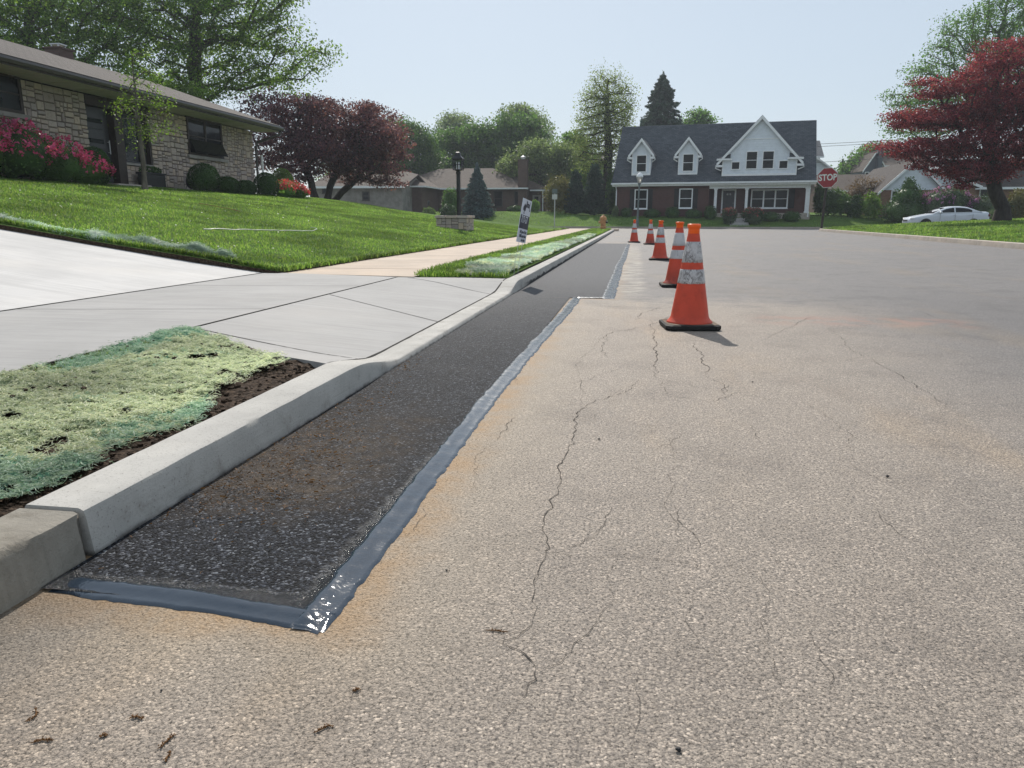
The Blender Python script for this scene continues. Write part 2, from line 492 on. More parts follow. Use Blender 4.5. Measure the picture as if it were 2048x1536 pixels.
M['farkerb'] = concrete_mat('far_kerb_concrete', (.42, .37, .32), .2, .05, (1, .9, .85), .6, .4)
M['lawn'] = lawn_mat(); M['soil'] = soil_mat()
M['joint'] = plain('dark_joint', (.035, .033, .03), .9, .1)  # dark colour of the joint lines between slabs
M['crack'] = plain('crack_fill', (.085, .075, .066), .95, .05)
M['grass'] = leafmat('grass_blades', [(.084, .155, .036), (.116, .2, .05), (.152, .232, .064), (.22, .26, .115)], .5, .5, 1.5)
M['straw'] = leafmat('straw_fibre', [(.45, .5, .31), (.6, .63, .43), (.76, .74, .56), (.48, .56, .38)], .3, .7, 1.0, 1.0)
M['mint'] = leafmat('mint_fibre', [(.3, .43, .29), (.42, .54, .4), (.54, .63, .5)], .3, .7, 1.0, 1.0)
M['felt'] = plain('straw_felt', (.2, .235, .13), .95, .05, 0, .3, 30, .6); M['mintfelt'] = plain('mint_felt', (.14, .26, .17), .95, .05, 0, .3, 30, .6)  # base sheet coloured darker than the fibres, painting the shaded gaps between them
M['palemint'] = leafmat('pale_mint_fibre', [(.46, .58, .48), (.58, .66, .57), (.64, .67, .56)], .3, .7, 1.0, 1.0)

# ================================================================== TERRAIN
def zleft(x, y):
    """lawn of the stone house: rises away from the pavement, flattens at the wall and far up the street"""
    d = max(0.0, -4.25 - x)
    g = 1 - .30 * smooth(33, 50, y) - .22 * smooth(26, 40, y) * (1 - smooth(0, 12, d))
    z = .15 * d * g
    top = 1.68 * (1 - .25 * smooth(36, 50, y))
    k = .35
    h = max(0, min(1, .5 + .5 * (top - z) / k))
    z = top * (1 - h) + z * h - k * h * (1 - h)
    return .16 + z + .02 * nz(x, y, 3.1, .7) * smooth(0, 1, d)
def xright(y):
    x = 10.1 + (y - 21) * .053
    if y > 50.5:
        t = min(y - 50.5, 3.99); x += 4 - math.sqrt(max(0, 16 - t * t))
    return x
def zright(x, y):
    d = max(0, x - xright(y))
    return .14 + .03 * smooth(0, .8, d) + .052 * d * (1 - .4 * smooth(8, 22, d)) + .03 * nz(x, y, 1.3, .5) * smooth(0, 1, d)
def zfar(x, y):
    d = y - 62.2
    z = .13 + .87 * smooth(-.6, 5.2, d) + .02 * max(0, d - 5)
    z += (.33 * smooth(3, 8, d)) * (1 - smooth(-9, -3, x))
    return z + .03 * nz(x, y, 2.2, .4) * smooth(0, 1, d)
def lin(a, b, n): return [a + (b - a) * i / n for i in range(n + 1)]

# one wide base sheet reaching the horizon
mb = MB(); mb.quad((-3000, -3000, -.35), (3000, -3000, -.35), (3000, 3000, -.35), (-3000, 3000, -.35))
tag(mb.build('ground', M['lawn']), kind='structure')

# road: a single sheet plus cracks worked into it
def crack(mb, pts, w, jit=.012, seed=0, m=1, z=.0022):
    P = [PZ(a, b) for a, b in pts]
    r = random.Random(seed)
    for _ in range(4):
        Q = [P[0]]
        for a, b in zip(P, P[1:]):
            L = (b - a).length
            if L > .03:
                n = Vector((-(b - a).y, (b - a).x, 0)) / L
                Q.append((a + b) / 2 + n * r.uniform(-.16, .16) * min(L, jit * 9))
            Q.append(b)
        P = Q
    n = len(P); L = []; Rr = []
    for i, p in enumerate(P):
        d = (P[min(i + 1, n - 1)] - P[max(0, i - 1)]).normalized(); nn = Vector((-d.y, d.x, 0))
        ww = .4 * w * r.uniform(.2, 1.3) * min(1, .3 + 3 * i / n, .3 + 3 * (n - 1 - i) / n)
        L.append((p + nn * ww).to_tuple()[:2] + (z,)); Rr.append((p - nn * ww).to_tuple()[:2] + (z,))
    for i in range(n - 1):
        mb.quad(L[i + 1], L[i], Rr[i], Rr[i + 1], m)
mb = MB()
mb.quad((-60, -12, 0), (70, -12, 0), (70, 62.05, 0), (-60, 62.05, 0))
CR = [
 ([(1275, 757), (1258, 780), (1190, 800), (1160, 820), (1148, 855), (1143, 880), (1120, 950), (1115, 975), (1090, 1030), (1085, 1055), (1093, 1085), (1092, 1108), (1078, 1140), (1068, 1190), (1065, 1240)], .0042),
 ([(1050, 1262), (1010, 1275), (1005, 1290), (1060, 1320), (1073, 1360), (1045, 1400), (1010, 1440), (995, 1460)], .003),
 ([(1065, 1240), (1050, 1262), (1005, 1283), (950, 1290)], .002), ([(1073, 1345), (1130, 1315), (1160, 1280), (1200, 1230), (1225, 1205)], .0018),
 ([(1095, 1110), (1170, 1080), (1200, 1060)], .002), ([(1220, 1110), (1350, 1125), (1420, 1135), (1500, 1140)], .0018),
 ([(1300, 640), (1310, 680), (1308, 700), (1312, 755)], .0052), ([(1390, 685), (1405, 710), (1418, 735), (1412, 750)], .005),
 ([(1455, 770), (1448, 785)], .004), ([(1420, 805), (1450, 795), (1470, 785)], .003), ([(1500, 690), (1660, 620)], .003),
 ([(1400, 600), (1330, 640), (1300, 650), (1225, 665), (1190, 690)], .005), ([(1215, 670), (1205, 700), (1215, 715)], .004),
 ([(1030, 835), (1000, 870), (995, 880)], .0028), ([(1130, 845), (1155, 838)], .002), ([(1320, 900), (1345, 885), (1355, 865)], .0025),
 ([(1230, 1010), (1210, 1050), (1180, 1075)], .0018), ([(1340, 1010), (1375, 1060), (1400, 1100)], .002), ([(1285, 1340), (1280, 1400), (1265, 1480)], .0016),
 ([(1390, 1180), (1370, 1240), (1390, 1300)], .0016), ([(1660, 655), (1700, 700), (1760, 730), (1830, 770), (1900, 820)], .004),
 ([(1830, 620), (1950, 660)], .004), ([(1500, 850), (1520, 880)], .002), ([(850, 1010), (800, 1080)], .0015),
 ([(1270, 640), (1290, 625), (1340, 610)], .005), ([(1120, 770), (1180, 760), (1230, 740), (1300, 735)], .0022), ([(1250, 930), (1290, 945), (1320, 940)], .0018),
 ([(1600, 1250), (1640, 1300), (1660, 1380)], .0014), ([(1750, 1000), (1790, 1060), (1850, 1090)], .0018), ([(1050, 700), (1030, 745), (1035, 770)], .0022),
 ([(1095, 1107), (1160, 1112), (1230, 1112), (1300, 1118)], .0014), ([(1348, 865), (1362, 930), (1335, 1000), (1352, 1060), (1350, 1125)], .0013), ([(1160, 820), (1230, 845), (1320, 850), (1360, 862)], .0014),
 ([(1230, 1112), (1215, 1160), (1222, 1210)], .0012), ([(1470, 785), (1540, 800), (1600, 795)], .002), ([(1312, 755), (1330, 790), (1420, 805)], .0022), ([(1190, 690), (1150, 730), (1160, 820)], .002),
 ([(1500, 1140), (1540, 1200), (1530, 1290), (1560, 1370)], .0012), ([(1085, 1055), (1030, 1075), (985, 1070)], .0012), ([(1412, 750), (1450, 770), (1455, 800)], .0024), ([(1600, 795), (1680, 850), (1700, 920)], .0018),
 ([(1225, 1205), (1290, 1190), (1390, 1180)], .0011), ([(1300, 735), (1312, 755), (1380, 770), (1448, 785)], .002), ([(1700, 920), (1760, 960), (1860, 990)], .0015), ([(985, 880), (950, 930), (960, 985)], .0013),
]
for i, (p, w) in enumerate(CR): crack(mb, p, w, seed=i)
tag(mb.build('road', [M['road'], M['crack']]), kind='structure')

# fresh asphalt trench patch (two runs)
def wav(y, k, a=.012): return a * nz(y, k, .3, 2.2) + a * .5 * nz(y, k, 4.4, 9)
xs = lin(0, 1, 6)
g1 = [-1.232, -1.1, -.9, -.75, -.618]; ys1 = lin(1.298, 7.52, 70)
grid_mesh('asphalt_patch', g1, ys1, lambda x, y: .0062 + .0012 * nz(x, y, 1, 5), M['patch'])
tag(bpy.data.objects['asphalt_patch'], kind='structure')
mb = MB()
ys2 = lin(7.521, 24.4, 60)
for a, b in zip(ys2, ys2[1:]):
    mb.quad((-1.232, a, .0065), (-.22 + wav(a, 2, .02), a, .0065), (-.22 + wav(b, 2, .02), b, .0065), (-1.232, b, .0065))
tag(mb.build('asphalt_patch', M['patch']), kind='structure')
# glossy sealing bands
def band(pts, w0, w1, name, seed, step=.012, zt=.0022, ncross=13, side=1):
    """pts: centre line in metres"""
    P = [Vector((a, b, 0)) for a, b in pts]; L = [0]
    for a, b in zip(P, P[1:]): L.append(L[-1] + (b - a).length)
    n = int(L[-1] / step); V = []
    for i in range(n + 1):
        s = L[-1] * i / n
        j = max(k for k in range(len(L) - 1) if L[k] <= s + 1e-9)
        t = (s - L[j]) / (L[j + 1] - L[j]); p = P[j].lerp(P[j + 1], t); d = (P[j + 1] - P[j]).normalized(); nn = Vector((-d.y, d.x, 0))
        w = w0 + (w1 - w0) * i / n
        l = w * (1 + .28 * nz(s, seed, 0, 3) + .2 * nz(s, seed, 1, 14) + .13 * nz(s, seed, 2, 45) + .1 * nz(s, seed, 3, 120)); r = w * (1 + .28 * nz(s, seed + 5, 0, 3) + .2 * nz(s, seed + 5, 1, 14) + .13 * nz(s, seed + 5, 2, 45) + .1 * nz(s, seed + 5, 3, 120))
        for k in range(ncross):
            u = k / (ncross - 1); q = p + nn * (l * (1 - 2 * u) if u < .5 else -r * (2 * u - 1))
            edge = min(u, 1 - u) * 2
            zb0 = (.0098 if side else .0035) + ((.0035 if side else .0098) - (.0098 if side else .0035)) * smooth(.15, .85, u); z = zb0 + zt * (1 - (1 - min(1, edge * 3)) ** 2) * (.85 + .3 * nz(s, seed, 6, 8)) + .0004 * nz(q.x, q.y, 0, 30)
            z = z * (.25 + .75 * smooth(0, .04, s) * smooth(0, .04, L[-1] - s)) + .0016 * max(0, nz(q.x, q.y, 9, 60)) * (1 if u < .45 else .12)
            V.append((q.x, q.y, z if 0 < k < ncross - 1 else (.0065 if (u < .5) == bool(side) else .0005)))
    nc = ncross
    F = [((i) * nc + k + 1, i * nc + k, (i + 1) * nc + k, (i + 1) * nc + k + 1) for i in range(n) for k in range(nc - 1)]
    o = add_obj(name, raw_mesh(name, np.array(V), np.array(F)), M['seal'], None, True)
    return tag(o, kind='structure')
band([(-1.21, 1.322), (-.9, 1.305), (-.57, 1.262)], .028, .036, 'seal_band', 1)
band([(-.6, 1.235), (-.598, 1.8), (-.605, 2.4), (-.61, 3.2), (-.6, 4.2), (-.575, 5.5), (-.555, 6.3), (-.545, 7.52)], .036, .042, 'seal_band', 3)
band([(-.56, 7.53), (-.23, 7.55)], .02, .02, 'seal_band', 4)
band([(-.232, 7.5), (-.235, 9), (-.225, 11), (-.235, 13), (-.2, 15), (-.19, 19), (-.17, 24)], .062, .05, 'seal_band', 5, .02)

# ------------------------------------------------------------------ kerbs
def kh(y):
    """kerb height along the street: full, dropped at the driveway, full again"""
    return .12 - .085 * (smooth(3.2, 3.95, y) - smooth(7.55, 8.3, y))
def kerb_obj(name, ys, mat, hf, xo, dark=0, prof=None, jit=.002, flip=1):
    V = []; prof = prof or [(0, -.05), (0, .0), (-.012, .8), (-.017, .94), (-.03, 1.0), (-.166, 1.0), (-.172, .95), (-.174, -.3)]
    for y in ys:
        h = hf(y)
        for k, (x, t) in enumerate(prof):
            z = t * h if t >= 0 else t
            j = jit if 0 < k < len(prof) - 1 else 0
            V.append((xo(y) + flip * x + j * nz(y, k, 0, 6), y, z + j * nz(y, k, 5, 6)))
    n = len(prof)
    F = [(i * n + k, i * n + k + 1, (i + 1) * n + k + 1, (i + 1) * n + k)[::flip] for i in range(len(ys) - 1) for k in range(n - 1)]
    me = raw_mesh(name, np.array(V), np.array(F))
    o = add_obj(name, me, mat, None, False)
    # end caps
    bm = bmesh.new(); bm.from_mesh(me); bm.verts.ensure_lookup_table()
    for s in (range(n), range((len(ys) - 1) * n, len(ys) * n)):
        try: bm.faces.new([bm.verts[i] for i in s])
        except Exception: pass
    bmesh.ops.recalc_face_normals(bm, faces=bm.faces)
    for f in bm.faces: f.smooth = len(f.verts) == 4
    bm.to_mesh(me); bm.free()
    me.set_sharp_from_angle(angle=R(40))
    return tag(o, kind='structure')
kerb_obj('kerb', lin(1.468, 8.6, 190) + lin(8.64, 47.5, 150)[0:], M['kerb'], kh, lambda y: -1.232)
# old broken end of the kerb, ragged where it meets the new pour
ko = kerb_obj('kerb', lin(-6, 1.0, 20) + lin(1.03, 1.452, 16), M['oldkerb'], lambda y: .118, lambda y: -1.236 + .006 * nz(y, 7, 0, 4), jit=.007)
ko_me = ko.data
for v in ko_me.vertices:
    if v.co.y > 1.43: v.co.y += .012 * nz(v.co.x * 8, v.co.z * 30, 3, 2.2) - .004 + (.008 if v.co.z > .1 else -.006)
kerb_obj('kerb', lin(-8, 50.5, 60) + lin(50.7, 54.4, 20), M['farkerb'], lambda y: .15, lambda y: xright(y) - .18, flip=-1, prof=[(0, -.05), (0, 0), (-.02, .9), (-.05, 1), (-.17, 1), (-.18, -.3)])
mb = MB()
for a, b in zip(lin(-60, 70, 26), lin(-60, 70, 26)[1:]): mb.bbox(a, b - .012, 62.0, 62.18, -.05, .14, .02)
tag(mb.build('kerb', M['farkerb']), kind='structure')

# ------------------------------------------------------------------ driveway, apron, pavement
XK = -1.402
def zdrive(x, y):
    """concrete level: dropped kerb -> pavement -> rising drive"""
    if x > -2.64:
        t = (x - XK) / (-2.64 - XK)
        return (kh(min(8.25, max(3.25, y))) - .002) * (1 - t) + .13 * t
    if x > -4.38: return .13 + .012 * (-2.64 - x) / 1.74
    d = -4.38 - x
    return .142 + .125 * min(d, .8) + .15 * max(0, d - .8) - .02 * max(0, d - 9)
ynear = lambda x: 3.27 + (4.17 - 3.27) * (x - XK) / (-2.64 - XK)
yfar = lambda x: 8.52 - .26 * (x - XK) / (-2.64 - XK)
def sheet(name, mat, x0, x1, nx, y0f, y1f, ny, zf, joints=(), skirt=.12):
    mb = MB()
    X = lin(x0, x1, nx)
    for a, b in zip(X, X[1:]):
        for t0, t1 in zip(lin(0, 1, ny), lin(0, 1, ny)[1:]):
            pt = lambda x, t: (x, y0f(x) + (y1f(x) - y0f(x)) * t, zf(x, y0f(x) + (y1f(x) - y0f(x)) * t))
            mb.quad(pt(a, t0), pt(b, t0), pt(b, t1), pt(a, t1))
        for yf, s in ((y0f, 1), (y1f, -1)):
            q = [(a, yf(a), zf(a, yf(a))), (a, yf(a), zf(a, yf(a)) - skirt), (b, yf(b), zf(b, yf(b)) - skirt), (b, yf(b), zf(b, yf(b)))]
            mb.quad(*(q if s * (x1 - x0) > 0 else q[::-1]))
    for (p, q, w) in joints:
        p = Vector(p + (0,)); q = Vector(q + (0,)); d = (q - p).normalized(); nn = Vector((-d.y, d.x, 0)) * w / 2; n = max(2, int((q - p).length / .25))
        for i in range(n):
            a = p.lerp(q, i / n); b = p.lerp(q, (i + 1) / n)
            c = [a - nn, b - nn, b + nn, a + nn]
            mb.quad(*[(v.x, v.y, zf(v.x, v.y) + .0025) for v in c], 1)
    o = mb.build(name, [mat, M['joint']])
    if x1 < x0:
        for f in o.data.polygons: f.flip()
    return tag(o, kind='structure')
J = [((-1.407, 3.3), (-1.407, 8.5), .016), ((-2.64, 4.17), (XK, 3.72), .009), ((-2.62, 6.25), (XK, 5.35), .009), ((-2.5, 8.2), (XK, 7.45), .009)]
sheet('driveway', M['walk'], XK, -2.632, 12, ynear, yfar, 30, zdrive, J)
sheet('pavement', M['walk'], -2.644, -4.372, 6, lambda x: -3.0, lambda x: 8.28 + (x + 2.64) * -.19, 50, zdrive,
      [((-2.66, 2.66), (-4.36, 2.9), .008), ((-2.66, 5.15), (-4.36, 4.75), .008), ((-2.66, 7.1), (-4.36, 6.75), .008), ((-2.648, -2), (-2.648, 8.25), .01)])
sheet('driveway', M['drive'], -4.384, -22, 40, lambda x: -2.0, lambda x: 8.6 + .012 * (-4.38 - x), 16, zdrive, [((-4.39, -2), (-4.39, 8.58), .01), ((-9.5, -2), (-9.5, 8.6), .009)])
zw = lambda x, y: .136 + .004 * nz(x, y, 0, .6)
sheet('pavement', M['oldwalk'], -2.45, -4.19, 3, lambda x: 8.3 + (x + 2.64) * -.19, lambda x: 48.3, 60, zw,
      [((-2.45, y + .08 * math.sin(y * 7)), (-4.19, y), .012 if k % 2 else .02) for k, y in enumerate([9.6, 11.4, 13.2, 15.0, 16.8, 18.6, 20.4, 22.2, 24, 25.8, 27.6, 31.2, 34.8, 38.4, 42])])
sheet('pavement', M['oldwalk'], -1.0, -40, 10, lambda x: 48.32, lambda x: 49.9, 2, zw, [])

# ------------------------------------------------------------------ lawns
ysl = lin(8.5, 20, 46) + lin(20.6, 50, 50)
xsl = lin(0, 1, 44)
grid_mesh('lawn', xsl, ysl, lambda x, y: zleft(x, y), M['lawn'], xf=lambda t, y: -4.2 - 46 * t ** 1.7)
tag(bpy.data.objects['lawn'], kind='structure')
# turned edge of the turf beside pavement and driveway
mb = MB()
for a, b in zip(ysl, ysl[1:]): mb.quad((-4.2, a, -.05), (-4.2, b, -.05), (-4.2, b, zleft(-4.2, b)), (-4.2, a, zleft(-4.2, a)))
for a, b in zip(lin(-4.2, -24, 40), lin(-4.2, -24, 40)[1:]): mb.quad((a, 8.5, zleft(a, 8.5) - .4), (a, 8.5, zleft(a, 8.5)), (b, 8.5, zleft(b, 8.5)), (b, 8.5, zleft(b, 8.5) - .4))
tag(mb.build('lawn_edge', M['soil']), kind='structure')
grid_mesh('lawn', lin(0, 1, 30), lin(-8, 50.5, 60) + lin(50.8, 54.45, 12), lambda x, y: zright(x, y), M['lawn'], xf=lambda t, y: xright(y) - .01 + 48 * t ** 1.6)
tag(bpy.data.objects['lawn.001'], kind='structure')
grid_mesh('lawn', lin(-120, 120, 120), lin(62.18, 70, 20) + lin(71, 260, 24), zfar, M['lawn'])
tag(bpy.data.objects['lawn.002'], kind='structure')
# verge strip between kerb and old pavement
def zverge(x, y): return .125 + .02 * smooth(8.45, 9.2, y) + .012 * nz(x, y, 2, 1.3)
grid_mesh('verge', lin(-2.46, -1.395, 10), lin(8.42, 47.4, 150), zverge, M['lawn'])
tag(bpy.data.objects['verge'], kind='structure')
# soil bed of the near verge
def zsoil(x, y):
    return .082 + .02 * nz(x, y, 1, 2.5) + .012 * nz(x, y, 4, 14) + .006 * nz(x, y, 8, 45) + .03 * smooth(-1.6, -2.6, x)
grid_mesh('soil', lin(-2.66, -1.39, 90), lin(0, 1, 300), zsoil, M['soil'], yf=lambda x, t: -.8 + (ynear(x) + .81) * t)
tag(bpy.data.objects['soil'], kind='structure')

# ------------------------------------------------------------------ grass blades (nobody could count them)
def blades(name, pts, L, W, lean=.5, mat=None):
    """one curved triangle pair per blade"""
    n = len(pts); a = rng.uniform(0, 2 * np.pi, n); l = L * rng.uniform(.55, 1.25, n); w = W * rng.uniform(.7, 1.3, n)
    d = np.stack([np.cos(a), np.sin(a), np.zeros(n)], 1); s = np.stack([-np.sin(a), np.cos(a), np.zeros(n)], 1)
    k = lean * rng.uniform(.2, 1.2, n)
    up = np.array([0, 0, 1.0])
    p0 = pts - s * (w / 2)[:, None]; p1 = pts + s * (w / 2)[:, None]
    mid = pts + up * (l * .6)[:, None] + d * (l * k * .3)[:, None]
    m0 = mid - s * (w * .38)[:, None]; m1 = mid + s * (w * .38)[:, None]
    tip = pts + up * (l * (1 - .25 * k))[:, None] + d * (l * k)[:, None]
    V = np.stack([p0, p1, m1, m0, tip], 1).reshape(-1, 3)
    b = (np.arange(n) * 5)[:, None]
    F = np.concatenate([b + np.array([[0, 1, 2]]), b + np.array([[0, 2, 3]]), b + np.array([[3, 2, 4]])], 0)
    o = add_obj(name, raw_mesh(name, V, F), mat or M['grass'])
    return tag(o, kind='stuff')
def scatter(n, x0, x1, y0, y1, zf, keep=lambda x, y: True, pw=2.2):
    out = []
    u = rng.uniform(0, 1, (n, 2))
    # denser near the camera
    ya = y0 * (y1 / y0) ** (u[:, 0] ** 1.0)
    for x_, y in zip(u[:, 1], ya):
        x = x0 + (x1 - x0) * x_
        if keep(x, y): out.append((x, y, zf(x, y)))
    return np.array(out)
pts = scatter(170000, -16, -4.2, 8.55, 40, zleft, lambda x, y: y > 8.62 + .012 * (-4.38 - x) and not (x < -15.2))
d = np.hypot(pts[:, 0], pts[:, 1])
blades('grass', pts, .032 + .0005 * d, .0045 + .0005 * d, .8)
e = np.array([(-4.2 + abs(rng.normal(0, .035)) - .05, y, .15) for y in 8.6 * (47 / 8.6) ** rng.uniform(0, 1, 9000)])
blades('grass', e, .075 + .0008 * e[:, 1], .007 + .0005 * e[:, 1], 1.0)
e = np.array([(x, 8.56 + .012 * (-4.38 - x) + abs(rng.normal(0, .06)), zleft(x, 8.62) + .0) for x in rng.uniform(-14, -4.2, 9000)])
blades('grass', e, .08, .009, .9)
def vk(x, y): return x < -2.0 + .12 * nz(y, 3, 0, 1.1) or y > 29 + 2 * nz(x, 0, 0, 3) or y < 8.62
pts = scatter(42000, -2.5, -1.42, 8.44, 47, zverge, vk)
d = pts[:, 1]
blades('grass', pts, .065 + .0006 * d, .006 + .0006 * d, .7)
pts = scatter(90000, 8, 27, 15, 54.4, zright, lambda x, y: x > xright(y) + .03)
d = np.hypot(pts[:, 0], pts[:, 1])
blades('grass', pts, .045 + .0008 * d, .006 + .0006 * d, .6)
pts = scatter(30000, -24, 26, 62.3, 70, zfar)
blades('grass', pts, .05, .04, .8)
# thin turf grown through at the pavement edge of the near verge
pts = np.array([(x, y, zsoil(x, y)) for x, y in zip(rng.normal(-2.56, .04, 2500), rng.uniform(2.9, 4.05, 2500)) if x > -2.63])
blades('grass', pts, .04, .0035, .8)

# ------------------------------------------------------------------ erosion blankets: a lumpy felt with thousands of loose fibres
M['signpetal'] = leafmat('pale_petal', [(.5, .52, .4), (.6, .6, .55)], .3, .6, 1.0, 1.0)
def leaf_cloud_small(C):
    n = len(C); sz = (.008 + .0006 * np.hypot(C[:, 0], C[:, 1]))[:, None]; a = rng.uniform(0, 2 * np.pi, n)
    t = np.stack([np.cos(a), np.sin(a), np.full(n, .4)], 1) * sz; b = np.stack([-np.sin(a), np.cos(a), np.full(n, .3)], 1) * sz
    return np.stack([C - t, C + b, C + t, C - b], 1).reshape(-1, 3), (np.arange(n) * 4)[:, None] + np.array([[0, 1, 2, 3]])
def fibres(pts, L, W, flat=.35):
    n = len(pts); a = rng.uniform(0, 2 * np.pi, n); l = L * rng.uniform(.4, 1.4, n)
    d = np.stack([np.cos(a), np.sin(a), rng.normal(0, flat, n)], 1); d /= np.linalg.norm(d, axis=1)[:, None]
    s = np.cross(d, rng.normal(0, 1, (n, 3))); s /= np.linalg.norm(s, axis=1)[:, None]; s *= (W * rng.uniform(.6, 1.3, n))[:, None] / 2
    b = np.cross(d, s); b /= np.linalg.norm(b, axis=1)[:, None]; b *= (l * rng.uniform(-.35, .35, n))[:, None]
    p0 = pts - d * (l / 2)[:, None]; p1 = pts + b; p2 = pts + d * (l / 2)[:, None]
    V = np.stack([p0 - s, p0 + s, p1 + s, p1 - s, p2 + s, p2 - s], 1).reshape(-1, 3)
    k = (np.arange(n) * 6)[:, None]
    return V, np.concatenate([k + np.array([[0, 1, 2, 3]]), k + np.array([[3, 2, 4, 5]])], 0)
def blanket(name, label, F0, V0, fpts, L, W, mats, mi_fn, flat=.35):
    V1, F1 = fibres(fpts, L, W, flat)
    mi1 = np.array([mi_fn(*p) for p in fpts], dtype=np.int32); mi1 = np.concatenate([mi1, mi1])
    mi0 = np.array([mi_fn(*V0[f[0]]) for f in F0], dtype=np.int32) + (2 if len(mats) == 4 else 0)
    V = np.concatenate([V0, V1]); F = np.concatenate([F0, F1 + len(V0)])
    o = add_obj(name, raw_mesh(name, V, F, np.concatenate([mi0, mi1])), mats)
    return tag(o, label, 'erosion mat')
def near_edge(y):   # kerb-side edge of the near blanket
    return -1.5 - .07 * nz(y, 1, 0, 2.3) - .13 * max(0, nz(y, 4, 0, 1.2)) - .04 * nz(y, 8, 0, 9) - .16 * smooth(2.3, 2.8, y) * (1 - smooth(3.1, 3.3, y)) - .25 * smooth(3.05, 3.6, y)
def far_edge(y): return -2.585 + .03 * nz(y, 2, 0, 4) + .09 * (1 - smooth(2.5, 2.95, y))
def zmat(x, y):
    z = zsoil(x, y) + .016 + .026 * nz(x, y, 3, 3.4) + .022 * abs(nz(x, y, 7, 8)) + .01 * nz(x, y, 2, 22)
    fold = max(0, nz(x * .6 + y * .5, y * 1.4 - x, 5, 2.1) - .15)
    return z + .11 * fold * (.35 + .65 * smooth(2.4, 1.4, y)) + .02 * smooth(-2.35, -2.6, x)
V = []; F = []; idx = {}
ys = lin(-.6, 4.02, 330); xs = lin(-2.64, -1.42, 100)
def holes(x, y): return nz(x, y, 11, 6.5) > .47 or nz(x, y, 15, 15) > .52
for j, y in enumerate(ys):
    for i, x in enumerate(xs):
        if far_edge(y) < x < near_edge(y) and x < ynear(x) * 0 + 9 and y < ynear(x) - .05 and not holes(x, y):
            idx[(i, j)] = len(V); V.append((x, y, zmat(x, y)))
for (i, j) in list(idx):
    q = [(i, j), (i + 1, j), (i + 1, j + 1), (i, j + 1)]
    if all(k in idx for k in q): F.append([idx[k] for k in q])
fp = []
while len(fp) < 100000:
    y = .9 * (4.05 / .9) ** rng.uniform(0, 1); x = rng.uniform(-2.66, -1.42)
    e = .02 * rng.normal()
    if far_edge(y) + e < x < near_edge(y) + e and y < ynear(x) - .04 + e and (not holes(x, y) or rng.uniform() < .12):
        fp.append((x, y, zmat(x, y) + abs(rng.normal(0, .005))))
def mi_near(x, y, z):
    g = smooth(-2.3, -2.52, x + .1 * nz(x, y, 1, 2)) * smooth(2.6, 3.1, y) * .95 + smooth(2.0, 1.6, y + .5 * nz(x, y, 4, 2.2)) * .62 + .5 * smooth(-1.75, -1.6, x + .12 * nz(x, y, 2, 3)) * smooth(3.0, 2.4, y) + .05 + .3 * smooth(.2, .5, nz(x, y, 6, 3))
    return 1 if (nz(x * 40, y * 40, 1, 1) * .5 + .5) < g else 0
blanket('erosion_blanket', 'green and straw coloured erosion blanket torn over bare soil beside the near kerb', np.array(F), np.array(V), np.array(fp), .019, .0024, [M['straw'], M['mint'], M['felt'], M['mintfelt']], mi_near, .28)
# far verge blanket
def zmat2(x, y):
    return zverge(x, y) + .03 + .03 * nz(x, y, 2, 2.4) + .11 * max(0, .32 - 2.2 * abs(nz(x * .8 + .3 * y, y * 1.6, 5, 1.5))) + .03 * abs(nz(x, y, 8, 6))
def in2(x, y): return -2.06 + .14 * nz(y, 3, 0, 1.1) + .25 * smooth(10, 26, y) < x < -1.44 + .02 * nz(y, 1, 1, 5) and 8.55 + .1 * nz(x, 2, 0, 4) < y < 29.5 + 1.5 * nz(x, 1, 0, 4)
V = []; F = []; idx = {}
ys = lin(8.5, 16, 130) + lin(16.1, 31, 120); xs = lin(-2.3, -1.42, 34)
for j, y in enumerate(ys):
    for i, x in enumerate(xs):
        if in2(x, y): idx[(i, j)] = len(V); V.append((x, y, zmat2(x, y)))
for (i, j) in list(idx):
    q = [(i, j), (i + 1, j), (i + 1, j + 1), (i, j + 1)]
    if all(k in idx for k in q): F.append([idx[k] for k in q])
fp = []
while len(fp) < 30000:
    y = 8.5 * (30 / 8.5) ** rng.uniform(0, 1); x = rng.uniform(-2.3, -1.42)
    if in2(x, y): fp.append((x, y, zmat2(x, y) + abs(rng.normal(0, .008))))
blanket('erosion_blanket', 'pale mint erosion blanket rumpled along the verge beyond the driveway', np.array(F), np.array(V), np.array(fp), .07, .005, [M['palemint'], M['straw'], M['mint']],
        lambda x, y, z: 1 if nz(x, y, 3, 4) > .12 else (2 if (z - zverge(x, y)) > .075 or y < 8.75 else 0))
# gathered blanket roll along the driveway edge
def roll(y_off, x0, x1, seed, r0):
    V = []; n = 16; nx = int(abs(x1 - x0) / .035)
    cl = []
    for i in range(nx + 1):
        x = x0 + (x1 - x0) * i / nx; t = i / nx
        r = r0 * (.3 + 1.5 * abs(nz(x, seed, 0, 1.9)) + .45 * nz(x, seed, 3, 5)) * min(1, .35 + 6 * t, .25 + 6 * (1 - t))
        cy = 8.72 + y_off + .1 * nz(x, seed, 2, .9); cz = zleft(x, cy) + r * .55
        for k in range(n):
            a = 2 * math.pi * k / n
            q = 1 + .6 * nz(x * 3.2, math.cos(a) * 1.5 + seed, math.sin(a) * 1.5, 1.6)
            V.append((x, cy + 1.5 * r * math.cos(a) * q, cz + r * math.sin(a) * q))
    F = [(i * n + k, i * n + (k + 1) % n, (i + 1) * n + (k + 1) % n, (i + 1) * n + k) for i in range(nx) for k in range(n)]
    return V, F
V1, F1 = roll(0.0, -11.8, -6.2, 2.0, .075); V2, F2 = roll(.22, -6.9, -5.0, 5.0, .085)
